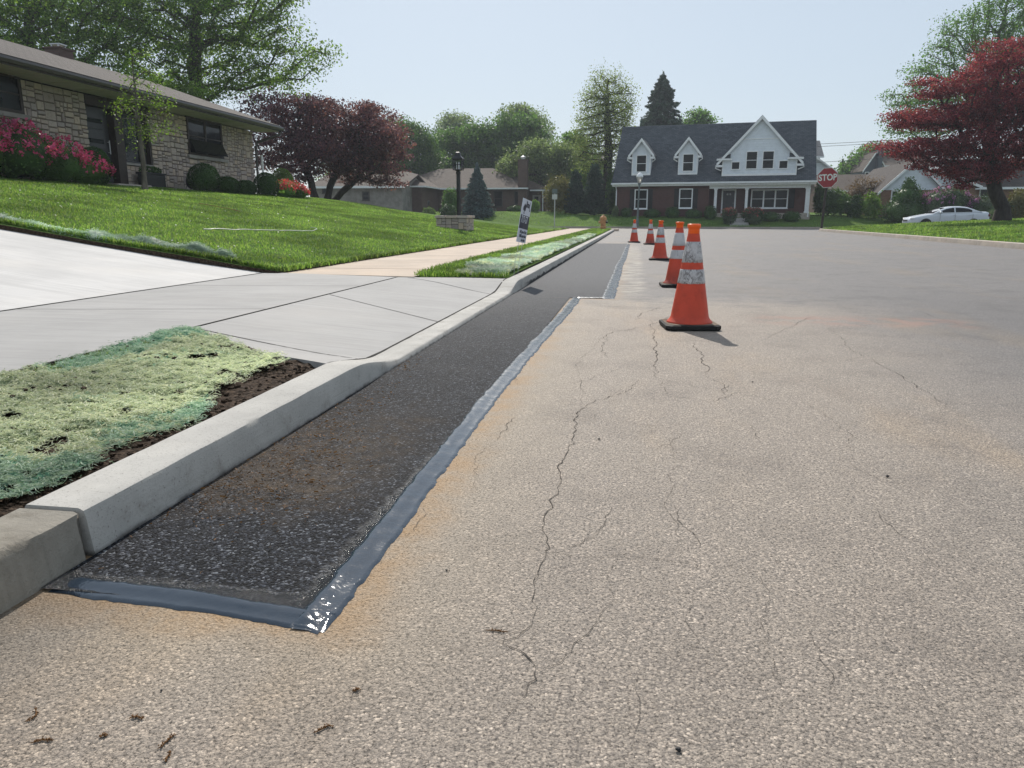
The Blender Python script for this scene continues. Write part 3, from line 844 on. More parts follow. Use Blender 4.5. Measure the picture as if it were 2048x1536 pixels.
V = np.array(V1 + V2); F = np.array(F1 + [tuple(i + len(V1) for i in f) for f in F2])
fc = V[F].mean(1); pick = rng.integers(0, len(fc), 26000)
fp = fc[pick] + rng.normal(0, .014, (26000, 3))
blanket('erosion_blanket', 'bunched green erosion blanket roll lying along the far edge of the driveway', F, V, fp, .06, .005, [M['palemint'], M['mint']], lambda x, y, z: 1 if nz(x, y * 2, z * 2, 3) > -.12 else 0)

# ------------------------------------------------------------------ loose bits on the road
def fm(nm, col): return leafmat(nm, col, .2, .7)
M['catkin'] = fm('dry_catkin', [(.15, .07, .025), (.22, .11, .04), (.09, .045, .02)])
M['pebble'] = plain('dark_pebble', (.02, .02, .022), .6)
pts = []
for _ in range(900):
    c = [(-1.04, 2.2, .1, .22), (-1.1, 1.9, .08, .14), (-1.12, 2.75, .06, .35), (-.95, 1.85, .1, .12), (-1.18, 3.85, .04, .12)][rng.choice(5, p=[.4, .2, .2, .12, .08])]
    x = rng.normal(c[0], c[2]); y = rng.normal(c[1], c[3])
    if -1.22 < x < -.68: pts.append((x, y, .013 + .003 * rng.uniform()))
pts = np.array(pts)
V, F = fibres(pts, .011, .003, .2)
tag(add_obj('fallen_blossom', raw_mesh('fallen_blossom', V, F), M['catkin']), kind='stuff')
def catkin(px, py, ang, L, label, seed):
    p = PZ(px, py); r = random.Random(seed)
    mb = MB((p.x, p.y, 0)); pts = []; a = ang
    q = Vector((p.x, p.y, .0022))
    for i in range(9):
        pts.append(q.copy()); a += r.uniform(-.55, .55); q = q + Vector((math.cos(a), math.sin(a), 0)) * L * .75 / 8
    mb.tube(pts, [.0006 + .0008 * math.sin(math.pi * i / 8) for i in range(9)], 5)
    for i in range(26):
        c = pts[r.randrange(1, 8)]; c = c + Vector((r.uniform(-.003, .003), r.uniform(-.003, .003), r.uniform(-.001, .003)))
        mb.blob(c, (.0013, .0013, .001), 3)
    o = mb.build('catkin', M['catkin']); o.location = (p.x, p.y, 0)
    return tag(o, label, 'catkin', 'fallen catkins on the road')
for k, (px, py, a, L, lb) in enumerate([
    (970, 1262, -.4, .062, 'longest tan catkin lying at the cracked fork in the road'),
    (315, 1500, 1.4, .05, 'dark curled catkin at the bottom edge of the road'),
    (330, 1525, 1.2, .03, 'short tan catkin beside the dark curled one at the bottom edge'),
    (628, 1468, 1.2, .045, 'brown hooked catkin alone on the road below the sealed corner'),
    (258, 1440, 1.4, .035, 'small hooked catkin left of centre on the pale road'),
    (50, 1445, .7, .055, 'thin straight twig-like catkin at the lower left of the road'),
    (60, 1488, .1, .045, 'pale catkin lying crosswise at the lower left of the road'),
    (200, 1475, 1.2, .015, 'tiny dark catkin crumb between the lower left catkins'),
    (705, 1385, 1.0, .018, 'tiny brown catkin curl right of the sealed corner')]):
    catkin(px, py, a, L, lb, k)
for k, (px, py, r, lb) in enumerate([(1357, 1503, .008, 'largest black pebble near the bottom edge of the road'), (1198, 880, .008, 'black pebble beside the long crack'),
        (1505, 765, .007, 'dark pebble on the road right below the nearest cone'), (1775, 955, .009, 'dark pebble far out on the right of the road'), (893, 1142, .005, 'small dark pebble on the pale road right of the sealed edge'), (323, 1383, .004, 'small dark speck of stone below the sealed front edge')]):
    p = PZ(px, py); mb = MB((p.x, p.y, 0)); mb.blob((p.x, p.y, r * .5), (r * .6, r * .45, r * .36), 6, amp=.5, seed=k * 3.1)
    o = mb.build('pebble', M['pebble']); o.location = (p.x, p.y, 0)
    tag(o, lb, 'pebble', 'dark pebbles on the road')

# loose crumbs of soil on the bed and thrown over the blanket
mb = MB()
for k in range(900):
    y = 1.0 * (4.1) ** random.random(); on = random.random() < .22
    x = random.uniform(-2.55, -1.44) if on else random.uniform(near_edge(y) - .05, -1.415)
    if y > ynear(x) - .04: continue
    r = random.uniform(.004, .012) if not on else random.uniform(.004, .014) * random.uniform(.6, 1.3)
    z = (zmat(x, y) if on and x < near_edge(y) else zsoil(x, y)) + r * .3
    mb.blob((x, y, z), (r, r * random.uniform(.6, 1), r * .6), 3, amp=.6, seed=k * .7)
tag(mb.build('soil_crumbs', M['soil']), kind='stuff')

# pale clover and petals fallen in the lawn
pts = scatter(160, -15, -4.6, 9, 30, zleft)
pts[:, 2] += .035
V, F = leaf_cloud_small(pts)
tag(add_obj('clover_flowers', raw_mesh('clover_flowers', V, F), M['signpetal']), kind='stuff')

# ================================================================== TREES AND PLANTS
class Tube4:
    """light limbs: many frusta in one mesh"""
    def __init__(s): s.V = []; s.F = []
    def seg(s, a, b, ra, rb, n=6):
        d = b - a; L = np.linalg.norm(d)
        if L < 1e-6: return
        d = d / L; h = np.array([1, 0, 0]) if abs(d[0]) < .8 else np.array([0, 1, 0])
        u = np.cross(d, h); u /= np.linalg.norm(u); w = np.cross(d, u); k = len(s.V)
        t = np.arange(n) * 2 * np.pi / n
        ring = np.cos(t)[:, None] * u + np.sin(t)[:, None] * w
        s.V.extend(a + ring * ra); s.V.extend(b + d * ra * .25 + ring * rb)
        for i in range(n):
            j = (i + 1) % n; s.F.append((k + i, k + j, k + n + j, k + n + i))
def skeleton(trunk, R0, tips, r_tip=.012, seed=0, pathw=.3, step=.7, sag=.12, ff=.45):
    """trunk: list of points (local). every tip is joined to the nearest cheap node. returns nodes,parent,radius"""
    r = np.random.default_rng(seed)
    N = []; Pa = []; PL = []
    for a, b in zip(trunk, trunk[1:]):
        a = np.array(a, float); b = np.array(b, float); n = max(1, int(np.linalg.norm(b - a) / step))
        for i in range(n):
            if not N: N.append(a); Pa.append(-1); PL.append(0.)
            p = a + (b - a) * (i + 1) / n + r.normal(0, .03 * step, 3)
            N.append(p); Pa.append(len(N) - 2); PL.append(PL[-1] + np.linalg.norm(p - N[-2]))
    nt0 = len(N); first = max(1, int(nt0 * ff))
    tips = np.array(tips); order = np.argsort(np.linalg.norm(tips - N[nt0 - 1], axis=1))
    T = []
    for ti in order:
        p = tips[ti]; A = np.array(N); d = np.linalg.norm(A - p, axis=1) + pathw * np.array(PL)
        d[:first] += 1e3
        d += np.where(A[:, 2] > p[2] + .3, (A[:, 2] - p[2]) * .8, 0)
        j = int(np.argmin(d)); a = N[j]; L = np.linalg.norm(p - a); n = max(1, int(L / step))
        pd = a - N[Pa[j]] if Pa[j] >= 0 else np.array([0, 0, 1.]); pd = pd / (np.linalg.norm(pd) + 1e-9)
        c = a + pd * L * .35 + np.array([0, 0, sag * L]); cur = j
        for i in range(n):
            t = (i + 1) / n; q = (1 - t) ** 2 * a + 2 * t * (1 - t) * c + t * t * p + (r.normal(0, .05 * step, 3) if i < n - 1 else 0)
            N.append(q); Pa.append(cur); PL.append(PL[cur] + np.linalg.norm(q - N[cur])); cur = len(N) - 1
        T.append(cur)
    w = np.zeros(len(N)); w[T] = 1; w[nt0 - 1] += 1
    for i in range(len(N) - 1, 0, -1): w[Pa[i]] += w[i]
    rad = np.maximum(r_tip, R0 * (w / w[0]) ** .5)
    return N, Pa, rad, T
def limbs_mesh(name, N, Pa, rad, mat, parent, flare=1.5, n=7):
    tb = Tube4()
    for i in range(1, len(N)):
        p = Pa[i]; ra = min(rad[p], rad[i] * 1.35)
        if p == 0: ra = rad[0] * flare
        tb.seg(N[p], N[i], ra, rad[i], n if rad[i] > .05 else 4)
    return add_obj(name, raw_mesh(name, np.array(tb.V), np.array(tb.F)), mat, parent, True)
def leaf_cloud(C, L, asp=.6, up=.6, seed=0, jitter=.35, fold=.12):
    r = np.random.default_rng(seed); n = len(C)
    nrm = r.normal(0, 1, (n, 3)); nrm[:, 2] += up * np.sign(r.uniform(-.15, 1, n)); nrm /= np.linalg.norm(nrm, axis=1)[:, None]
    t = np.cross(nrm, r.normal(0, 1, (n, 3))); t /= np.linalg.norm(t, axis=1)[:, None]; b = np.cross(nrm, t)
    l = (L * r.uniform(1 - jitter, 1 + jitter, n))[:, None]
    V = np.stack([C - t * l * .5, C + b * l * asp * .5 + nrm * l * fold, C + t * l * .5, C - b * l * asp * .5 + nrm * l * fold], 1).reshape(-1, 3)
    return V, (np.arange(n) * 4)[:, None] + np.array([[0, 1, 2, 3]])
def sample_blobs(blobs, n, seed=0, shell=.0, mind=0.0):
    r = np.random.default_rng(seed); B = np.array(blobs, float)
    vol = B[:, 3] * B[:, 4] * B[:, 5]; out = []
    tries = 0
    while len(out) < n and tries < n * 60:
        tries += 1
        k = r.choice(len(B), p=vol ** .8 / (vol ** .8).sum()); d = r.normal(0, 1, 3); d /= np.linalg.norm(d)
        q = B[k, :3] + d * B[k, 3:6] * (shell + (1 - shell) * r.uniform() ** (1 / 3))
        if mind and out and np.min(np.linalg.norm(np.array(out) - q, axis=1)) < mind: continue
        out.append(q)
    return out
def pxblobs(lst, Y, base, depth=.8):
    """(px,py,rx_px,ry_px[,dy]) ellipses measured in the photo -> ellipsoids at distance Y, local to base"""
    out = []
    for e in lst:
        px, py, rx, ry = e[:4]; yo = Y + (e[4] if len(e) > 4 else 0)
        c = PY(px, py, yo); s = (PY(px + 50, py, yo) - c).length / 50
        out.append((c.x - base[0], c.y - base[1], c.z - base[2], rx * s, max(rx, ry) * s * depth, ry * s))
    return out
def tree(name, label, base, trunk, R0, blobs, ntips, leaf, mats, nleaf=120, rc=.8, flat=.6, asp=.6, up=.6, seed=1, group=None, mind=.5, shell=.25, pathw=.3, step=.7, cat='tree', droop=0, r_tip=.012, fold=.12, sag=.12, extra=(), ff=.45):
    t = thing(name, label, cat, base, 0, group)
    tips = sample_blobs(blobs, ntips, seed, shell, mind) + list(extra)
    N, Pa, rad, T = skeleton(trunk, R0, tips, seed=seed, pathw=pathw, step=step, r_tip=r_tip, sag=sag, ff=ff)
    limbs_mesh('trunk', N, Pa, rad, mats[0], t)
    r = np.random.default_rng(seed + 50); C = []
    for k in T:
        n = max(6, int(1.6 * nleaf * r.uniform(.45, 1.5))); s = rc * r.uniform(.6, 1.3)
        q = r.normal(0, 1, (n, 3)) * .5
        q *= np.minimum(1, 1.0 / (np.linalg.norm(q, axis=1) + 1e-6))[:, None]; q[:, 2] *= flat
        q *= s
        if droop: q[:, 2] -= droop * np.abs(q[:, 0] ** 2 + q[:, 1] ** 2)
        C.append(N[k] + q)
        p = Pa[k]
        if p >= 0:   # leaves along the last twig
            m = n // 4; tt = r.uniform(0, 1, (m, 1)); C.append(N[p] + (N[k] - N[p]) * tt + r.normal(0, s * .12, (m, 3)))
    C = np.concatenate(C)
    V, F = leaf_cloud(C, leaf * .8, asp, up, seed, fold=fold)
    add_obj('crown', raw_mesh('crown', V, F), mats[1], t)
    return t
def shell_pts(n, rad, seed, lump=.08, fr=2.0, lo=-.85, jit=.03):
    r = np.random.default_rng(seed); d = r.normal(0, 1, (n * 2, 3)); d /= np.linalg.norm(d, axis=1)[:, None]
    d = d[d[:, 2] > lo][:n]
    k = np.array([1 + lump * mnoise.noise(Vector(tuple(q)) * fr + Vector((seed * 1.3, 0, 0))) for q in d])
    k *= 1 + r.normal(0, jit, len(d)) - np.abs(r.normal(0, jit, len(d)))
    return d * np.array(rad) * k[:, None], d
def shrub(name, label, base, blobs, leaf, mat, n=4000, seed=1, cat='shrub', group=None, core=.78, jit=.05, lump=.12, asp=.6, flowers=None, nf=0, fleaf=.06, fcl=1, up=.5, fz=-.1):
    """clipped or loose bush: leafy shell over leafy depth; blobs are local (x,y,z,rx,ry,rz)"""
    V = []; F = []; MI = []; k = 0; r = np.random.default_rng(seed)
    tot = sum((b[3] * b[5]) for b in blobs)
    for bi, b in enumerate(blobs):
        m = MB(); m.blob(b[:3], tuple(core * x for x in b[3:6]), 10, amp=lump, seed=(seed + bi) * 1.3, fr=2.0)
        Q = np.array([tuple(v) for v in m.v]); T4 = np.array([f if len(f) == 4 else f + [f[2]] for f in m.f if len(f) == 4])
        V.append(Q); F.append(T4 + k); MI.append(np.zeros(len(T4), int)); k += len(Q)
        nn = max(30, int(n * b[3] * b[5] / tot))
        P, d = shell_pts(nn, b[3:6], seed + bi, lump, 2.0, -.9, jit)
        v, f = leaf_cloud(P + np.array(b[:3]), leaf, asp, up, seed + bi)
        V.append(v); F.append(f + k); MI.append(np.zeros(len(f), int)); k += len(v)
        if flowers and nf:
            nb = max(3, int(nf * b[3] * b[5] / tot))
            P, d = shell_pts(nb, tuple(x * 1.02 for x in b[3:6]), seed + bi + 90, lump, 2.0, fz, .02)
            C = (P[:, None, :] + r.normal(0, fleaf * .55, (len(P), fcl, 3))).reshape(-1, 3) + np.array(b[:3])
            v, f = leaf_cloud(C, fleaf, .8, .3, seed + bi + 7)
            V.append(v); F.append(f + k); MI.append(np.ones(len(f), int)); k += len(v)
    o = add_obj(name, raw_mesh(name, np.concatenate(V), np.concatenate(F), np.concatenate(MI)), [mat] + ([flowers] if flowers else []))
    o.location = base
    return tag(o, label, cat, group)
def conifer(name, label, base, H, Rb, mats, levels=30, per=11, leaf=.12, seed=1, top=.12, pw=1.0, droop=.25, ndl=26, group=None, trunk_r=.12, z0=.03, cat='tree', gaps=0.0):
    t = thing(name, label, cat, base, 0, group); r = np.random.default_rng(seed)
    tb = Tube4(); tb.seg(np.array([0, 0, -.2]), np.array([0, 0, H * .5]), trunk_r, trunk_r * .6, 8); tb.seg(np.array([0, 0, H * .5]), np.array([0, 0, H * .98]), trunk_r * .6, .015, 6)
    C = []
    for i in range(levels):
        f = z0 + (1 - z0) * i / levels; z = H * f; L = Rb * ((1 - f) ** pw) * r.uniform(.85, 1.1) + top * (1 - f)
        n = max(4, int(per * (1 - .55 * f)))
        for k in range(n):
            if r.uniform() < gaps: continue
            a = 2 * np.pi * (k + r.uniform(-.3, .3)) / n + i * 2.4; l = L * r.uniform(.72, 1.12)
            tip = np.array([np.cos(a) * l, np.sin(a) * l, z - droop * l * .5 + .1 * l * r.uniform(-1, 1)]); st = np.array([0, 0, z + .12 * l])
            tb.seg(st, tip, .02 + .01 * l, .006, 4)
            m = max(4, int(ndl * (.35 + l / Rb))); tt = r.uniform(.12, 1.03, m) ** .8
            side = np.array([-np.sin(a), np.cos(a), 0]); w = l * .3 * (1.05 - tt)
            q = st + (tip - st) * tt[:, None] + side * (r.uniform(-1, 1, m) * w)[:, None]; q[:, 2] -= np.abs(r.normal(0, .05 * l, m)) + droop * l * .25 * tt ** 2
            C.append(q)
    C.append(np.stack([r.normal(0, .04, 40), r.normal(0, .04, 40), H * r.uniform(.92, 1.02, 40)], 1))
    add_obj('trunk', raw_mesh('trunk', np.array(tb.V), np.array(tb.F)), mats[0], t)
    C = np.concatenate(C); V, F = leaf_cloud(C, leaf, .34, .5, seed, fold=.05)
    add_obj('crown', raw_mesh('crown', V, F), mats[1], t)
    return t
def bark(name, col):
    m = NT(name)
    f = m.noise(9, 6, .7, vec=m.scale((1, 1, .25)))
    c = m.mix(tuple(x * .55 for x in col), tuple(x * 1.35 for x in col), m.mapr(f, .3, .7))
    m.bump(f, .8, .03)
    return m.fin(c, .9, .15)
M['bark'] = bark('grey_bark', (.09, .075, .06)); M['darkbark'] = bark('dark_bark', (.045, .036, .032)); M['youngbark'] = bark('young_bark', (.14, .12, .1))
M['maple'] = leafmat('maple_leaf', [(0.053, 0.097, 0.021), (0.079, 0.138, 0.03), (0.114, 0.186, 0.042), (0.211, 0.292, 0.075)], 0.5, .5, 1.7)
M['lime'] = leafmat('lime_leaf', [(0.077, 0.143, 0.022), (0.121, 0.198, 0.033), (0.187, 0.275, 0.055)], 0.5, .5, 1.3)
M['spring'] = leafmat('spring_leaf', [(0.12, 0.156, 0.048), (0.168, 0.216, 0.072), (0.24, 0.288, 0.108)], 0.5, .5, 1.4)
M['deep'] = leafmat('deep_leaf', [(0.044, 0.091, 0.032), (0.069, 0.132, 0.04), (0.103, 0.182, 0.054)], 0.45, .5, 1.5)
M['mid'] = leafmat('mid_leaf', [(0.054, 0.115, 0.027), (0.081, 0.162, 0.041), (0.121, 0.216, 0.061)], 0.5, .5, 1.5)
M['haze'] = leafmat('pale_leaf', [(0.103, 0.149, 0.081), (0.149, 0.196, 0.103), (0.196, 0.241, 0.138)], 0.5, .5, 1.3)
M['purple'] = leafmat('purple_leaf', [(0.078, 0.036, 0.066), (0.117, 0.05, 0.083), (0.166, 0.068, 0.098), (0.252, 0.099, 0.111)], 0.4, .5, 1.3)
M['red'] = leafmat('red_maple_leaf', [(0.076, 0.016, 0.034), (0.126, 0.02, 0.045), (0.201, 0.03, 0.058), (0.301, 0.058, 0.086)], 0.5, .5, 1.5)
M['blue'] = leafmat('blue_needles', [(.05, .095, .1), (.085, .14, .145), (.13, .19, .2)], .15, .6)
M['spruce'] = leafmat('spruce_needles', [(0.03, 0.06, 0.045), (0.053, 0.09, 0.068), (0.075, 0.12, 0.083)], 0.2, .5, 1.1)
M['box'] = leafmat('boxwood_leaf', [(0.026, 0.067, 0.018), (0.045, 0.098, 0.024), (0.067, 0.135, 0.033)], .22, .4)
M['limebox'] = leafmat('light_box_leaf', [(.06, .12, .02), (.1, .17, .03), (.13, .2, .04)], .3)
M['gold'] = leafmat('golden_leaf', [(.1, .1, .03), (.15, .14, .04), (.2, .18, .06)], .3)
M['brite'] = leafmat('bright_leaf', [(0.1, 0.2, 0.03), (0.16, 0.28, 0.05), (0.24, 0.36, 0.08)], 0.45, .5, 1.2)
M['bronze'] = leafmat('bronze_leaf', [(0.099, 0.061, 0.044), (0.143, 0.088, 0.061), (0.187, 0.121, 0.077)], 0.4, .5, 1.2)
M['rhodo'] = leafmat('rhododendron_leaf', [(0.039, 0.072, 0.033), (0.065, 0.111, 0.052), (0.117, 0.156, 0.091)], 0.3, .5, 1.1)
M['pink'] = leafmat('pink_flower', [(.55, .06, .19), (.68, .1, .26), (.78, .2, .38)], .4, .5, 1.0)
M['redfl'] = leafmat('red_flower', [(.5, .03, .07), (.62, .06, .1), (.7, .14, .16)], .35, .5, 1.0)
M['mauve'] = leafmat('mauve_flower', [(.42, .13, .4), (.5, .2, .5), (.58, .28, .55)], .35, .5, 1.0)
M['rose'] = leafmat('rose_flower', [(.3, .06, .07), (.4, .1, .1), (.45, .18, .16)], .3, .5, 1.0)

def ground_l(px, py, X):
    p = PX(px, py, X); return (p.x, p.y, zleft(p.x, p.y) - .03)
# --- stone house front garden
def topi(label, px, py_t, hw_px, X, H, name='boxwood_ball', mat='box', sq=1.0, seed=1, n=6500, leaf=.045):
    p = PX(px, py_t, X); zb = zleft(p.x, p.y) - .05; h = p.z - zb; s = (PX(px + 10, py_t, X) - p).length / 10
    depth = math.hypot(p.x, p.y); w = hw_px * depth / 1500 * 1.02
    return shrub(name, label, (p.x, p.y, zb), [(0, 0, h * .5, w, w, h * .52)], leaf, M[mat], n, seed, 'shrub', 'clipped shrubs along the stone house', jit=.018, lump=.05)
topi('tall rounded clipped shrub by the front door beside the pink azalea', 184, 296, 26, -14.7, 1, 'clipped_shrub', seed=3)
topi('tallest dome-shaped clipped shrub below the right window of the stone house', 405, 328, 27, -14.7, 1, 'clipped_shrub', seed=4)
topi('low round clipped shrub right of the dome-shaped one', 453, 354, 22, -14.6, 1, 'clipped_shrub', seed=5)
topi('smallest dark clipped shrub between two others near the house corner', 490, 361, 19, -14.5, 1, 'clipped_shrub', seed=6)
topi('round dark clipped shrub at the corner of the stone house', 531, 346, 22, -14.5, 1, 'clipped_shrub', seed=7)
topi('yellow-green clipped mound standing behind the corner shrub', 563, 338, 20, -15.4, 1, 'clipped_shrub', 'limebox', seed=8)
p = PX(60, 350, -14.9); zb = zleft(p.x, p.y) - .1
shrub('azalea', 'large azalea covered in pink blossom in front of the stone wall', (p.x, p.y, zb),
      [(-.3, -1.6, .7, .85, 1.2, .85), (0, -.3, .72, .8, .95, .72), (0, .75, .58, .75, .95, .62), (.2, 1.75, .42, .55, .75, .5), (.3, -2.6, .6, .8, .9, .7)], .06, M['deep'], 9000, 11, 'shrub', None, jit=.09, lump=.25, flowers=M['pink'], nf=800, fleaf=.075, fcl=8)
p = PX(578, 380, -14.3); zb = zleft(p.x, p.y) - .05
shrub('azalea', 'small azalea with red blossom at the end of the clipped shrubs', (p.x, p.y, zb), [(0, -.5, .35, .45, .55, .38), (0, .3, .32, .45, .6, .36), (.1, .9, .25, .35, .45, .28)], .05, M['mid'], 3500, 12, 'shrub', None, jit=.09, lump=.25, flowers=M['redfl'], nf=260, fleaf=.07, fcl=6)
# young tree on the lawn in front of the door
yb = PX(289, 378, -13.6); yb = (yb.x, yb.y, zleft(yb.x, yb.y) - .05)
h0 = PX(284, 120, -13.6).z - yb[2]
yt = pxblobs([(285, 250, 42, 22), (300, 265, 45, 14), (285, 205, 40, 22), (285, 160, 34, 26), (285, 125, 20, 24), (268, 300, 20, 16), (240, 218, 22, 12), (320, 200, 28, 16)], yb[1], yb, 1.0)
tree('young_tree', 'slender young tree with sparse leaves on the lawn before the front door', yb, [(0, 0, 0), (.03, 0, h0 * .35), (0, .03, h0 * .7), (.02, 0, h0 * .95)], .065, yt, 70, .075, (M['youngbark'], M['lime']), 13, .42, .6, seed=21, mind=.18, pathw=.15, step=.35, r_tip=.006)
# --- big trees behind the stone house
def base_at(px, Y, z): 
    q = PY(px, 300, Y); return (q.x, Y, z)
b1 = base_at(402, 44, 1.6)
B = pxblobs([(400, 60, 150, 70), (480, 30, 110, 60), (560, 130, 60, 40), (615, 120, 45, 30), (640, 110, 28, 16), (590, 170, 45, 20), (620, 160, 24, 14), (470, 130, 70, 50), (380, 140, 80, 50), (310, 100, 90, 60), (500, -60, 140, 60), (360, -60, 150, 60), (580, -20, 40, 40), (540, 60, 60, 40), (470, 190, 40, 14), (260, 40, 90, 60), (560, 85, 50, 30), (440, 165, 60, 30)], 44, b1, .8)
z = lambda py, Y=44: PY(400, py, Y).z - 1.6
tree('maple_tree', 'tall spreading maple rising behind the right half of the stone house', b1,
     [(0, 0, 0), (.1, 0, z(215)), (-.1, .2, z(140)), (.3, 0, z(60)), (.5, .2, z(-20))], .42, B, 300, .2, (M['bark'], M['maple']), 100, 1.1, .65, seed=31, mind=.95, shell=.15, pathw=.2, step=1.0)
b2 = base_at(60, 40, 1.6)
B = pxblobs([(60, 50, 110, 60), (150, 60, 80, 60), (-60, 60, 100, 70), (200, 120, 60, 40), (100, 110, 80, 30), (160, 0, 100, 40), (20, -30, 140, 50), (230, 30, 60, 60), (20, 100, 60, 30)], 40, b2, .8)
tree('maple_tree', 'leafy dark green tree behind the left half of the stone house', b2, [(0, 0, 0), (.3, 0, 5.5), (.6, .3, 8), (.9, 0, 11)], .4, B, 210, .2, (M['bark'], M['maple']), 100, 1.1, .65, seed=33, mind=.95, shell=.15, step=1.0)
b3 = base_at(345, 36, 1.6)
B = pxblobs([(345, 195, 30, 22), (370, 185, 26, 16), (320, 180, 26, 20)], 36, b3, .9)
tree('small_tree', 'small yellow-green tree just above the stone house roof', b3, [(0, 0, 0), (0, 0, 3.5), (.1, 0, 4.6)], .12, B, 45, .15, (M['bark'], M['lime']), 70, .6, .6, seed=34, mind=.35)
# --- purple-leaved trees beyond the stone house
def purp(label, px, py, Y, tr, bl, seed, nt=150, R0=.2):
    b = PY(px, py, Y); b = (b.x, b.y, min(b.z, zleft(b.x, min(b.y, 50))) - .15); s = (PY(px + 10, py, Y) - PY(px, py, Y)).length / 10
    T = [((x - px) * s, 0.1 * i, (py - y) * s) for i, (x, y) in enumerate(tr)]
    return tree('purple_leaved_tree', label, b, T, R0, pxblobs(bl, Y, b, .9), nt, .17, (M['darkbark'], M['purple']), 82, .85, .4, seed=seed, mind=.62, shell=.2, step=.6, pathw=.2, group='purple-leaved trees beyond the stone house', r_tip=.016)
purp('purple-leaved tree nearest the stone house corner, wide open crown', 632, 396, 41, [(632, 396), (622, 350), (600, 310), (585, 270)],
     [(560, 250, 60, 40), (530, 225, 38, 26), (600, 230, 55, 34), (560, 300, 55, 40), (620, 290, 60, 40), (640, 240, 40, 30), (540, 205, 28, 16), (600, 335, 50, 24)], 41)
purp('middle purple-leaved tree with a forked leaning trunk', 652, 398, 43, [(652, 398), (660, 360), (680, 320), (700, 280)],
     [(690, 250, 55, 38), (660, 225, 40, 22), (720, 230, 40, 28), (690, 310, 60, 36), (740, 270, 50, 36), (730, 215, 26, 14), (640, 280, 40, 40)], 42)
purp('purple-leaved tree nearest the brown house, its crown bending right', 655, 402, 45, [(655, 402), (685, 372), (715, 345), (735, 310)],
     [(740, 300, 55, 40), (770, 280, 40, 36), (750, 245, 45, 26), (780, 320, 28, 30), (715, 340, 45, 26), (765, 345, 30, 14), (700, 290, 40, 30), (775, 365, 24, 8)], 43)
# --- planting round the brown house
def zf2(x, y): return zfar(x, y) if y > 62.2 else zleft(x, y)
q = PY(955, 432, 66.5); conifer('blue_spruce', 'dense blue spruce standing in front of the brown house', (q.x, q.y, zfar(q.x, q.y) - .1), PY(955, 332, 66.5).z - zfar(q.x, q.y) + .3, 1.58, (M['darkbark'], M['blue']), 44, 20, .2, 51, pw=.8, ndl=44, droop=.2, trunk_r=.1)
def fshrub(name, label, px, pyt, pyb, hw, Y, mat, seed, n=1800, leaf=.12, **k):
    c = PY(px, pyb, Y); t = PY(px, pyt, Y); zb = zf2(c.x, c.y) - .05; h = t.z - zb; s = Y / 1500 * hw
    return shrub(name, label, (c.x, c.y, zb), [(0, 0, h * .5, s, s * .8, h * .52)] if not k.get('blobs') else k.pop('blobs')(s, h), leaf, M[mat], n, seed, jit=k.pop('jit', .08), lump=k.pop('lump', .2), **k)
fshrub('shrub', 'light green leafy shrub left of the blue spruce', 902, 378, 430, 17, 67.5, 'mid', 52)
fshrub('shrub', 'low rounded green shrub at the foot of the lamp post', 897, 409, 430, 17, 65, 'box', 53)
fshrub('shrub', 'small yellow-green shrub before the brown garage wing', 858, 415, 428, 14, 65, 'limebox', 54, 900)
fshrub('shrub', 'dark clipped hedge below the brown house windows', 1030, 412, 432, 16, 71, 'box', 55, 1500)
fshrub('shrub', 'small pale flowering shrub near the brown house door', 1070, 400, 432, 9, 70, 'brite', 56, 700)
fshrub('golden_shrub', 'large golden-brown shrub behind the street sign pole', 1117, 355, 434, 27, 70, 'gold', 57, 4200, .16, jit=.14, lump=.35)
q = PY(1150, 432, 69.5); conifer('arborvitae', 'broad dark evergreen column right of the golden shrub', (q.x, q.y, zfar(q.x, q.y) - .1), 3.9, .95, (M['darkbark'], M['spruce']), 34, 16, .2, 58, pw=.42, ndl=40, droop=-.5, group='evergreen columns left of the brick house')
q = PY(1188, 434, 69); conifer('arborvitae', 'taller dark evergreen column nearest the brick house', (q.x, q.y, zfar(q.x, q.y) - .1), 4.5, 1.1, (M['darkbark'], M['spruce']), 36, 16, .2, 59, pw=.42, ndl=40, droop=-.5, group='evergreen columns left of the brick house')
# --- background trees
def bgtree(name, label, px, Y, blobs, mat, seed, nt=130, leaf=.3, nl=85, rc=1.35, flat=.55, R0=.3, zb=1.2, tp=None, **k):
    b = base_at(px, Y, zb); B = pxblobs(blobs, Y, b, .8); c = np.mean([q[:3] for q in B], 0); top = max(q[2] for q in B)
    tr = [(0, 0, 0), (c[0] * .2, 0, top * .35), (c[0] * .5, 0, top * .7), (c[0] * .8, 0, top * .95)]
    return tree(name, label, b, tr, R0, B, nt, leaf, (M['bark'] if mat != 'deep' else M['darkbark'], M[mat]), nl, rc, flat, seed=seed, mind=.8, shell=.35, step=1.3, **k)
bgtree('tree', 'deep green tree just right of the purple-leaved trees', 815, 84, [(800, 275, 35, 30), (830, 290, 35, 35), (785, 255, 18, 14), (855, 320, 25, 30), (810, 330, 45, 30), (845, 280, 18, 20)], 'deep', 61, 150)
bgtree('tree', 'small dark tree in the gap before the pale crown', 862, 92, [(866, 290, 12, 16), (875, 320, 18, 20)], 'deep', 62, 45)
bgtree('tree', 'pale feathery tree crown far behind the brown house roof', 912, 125, [(910, 245, 28, 14), (915, 262, 34, 12), (900, 280, 26, 16)], 'haze', 63, 60, .42, 60, 1.8)
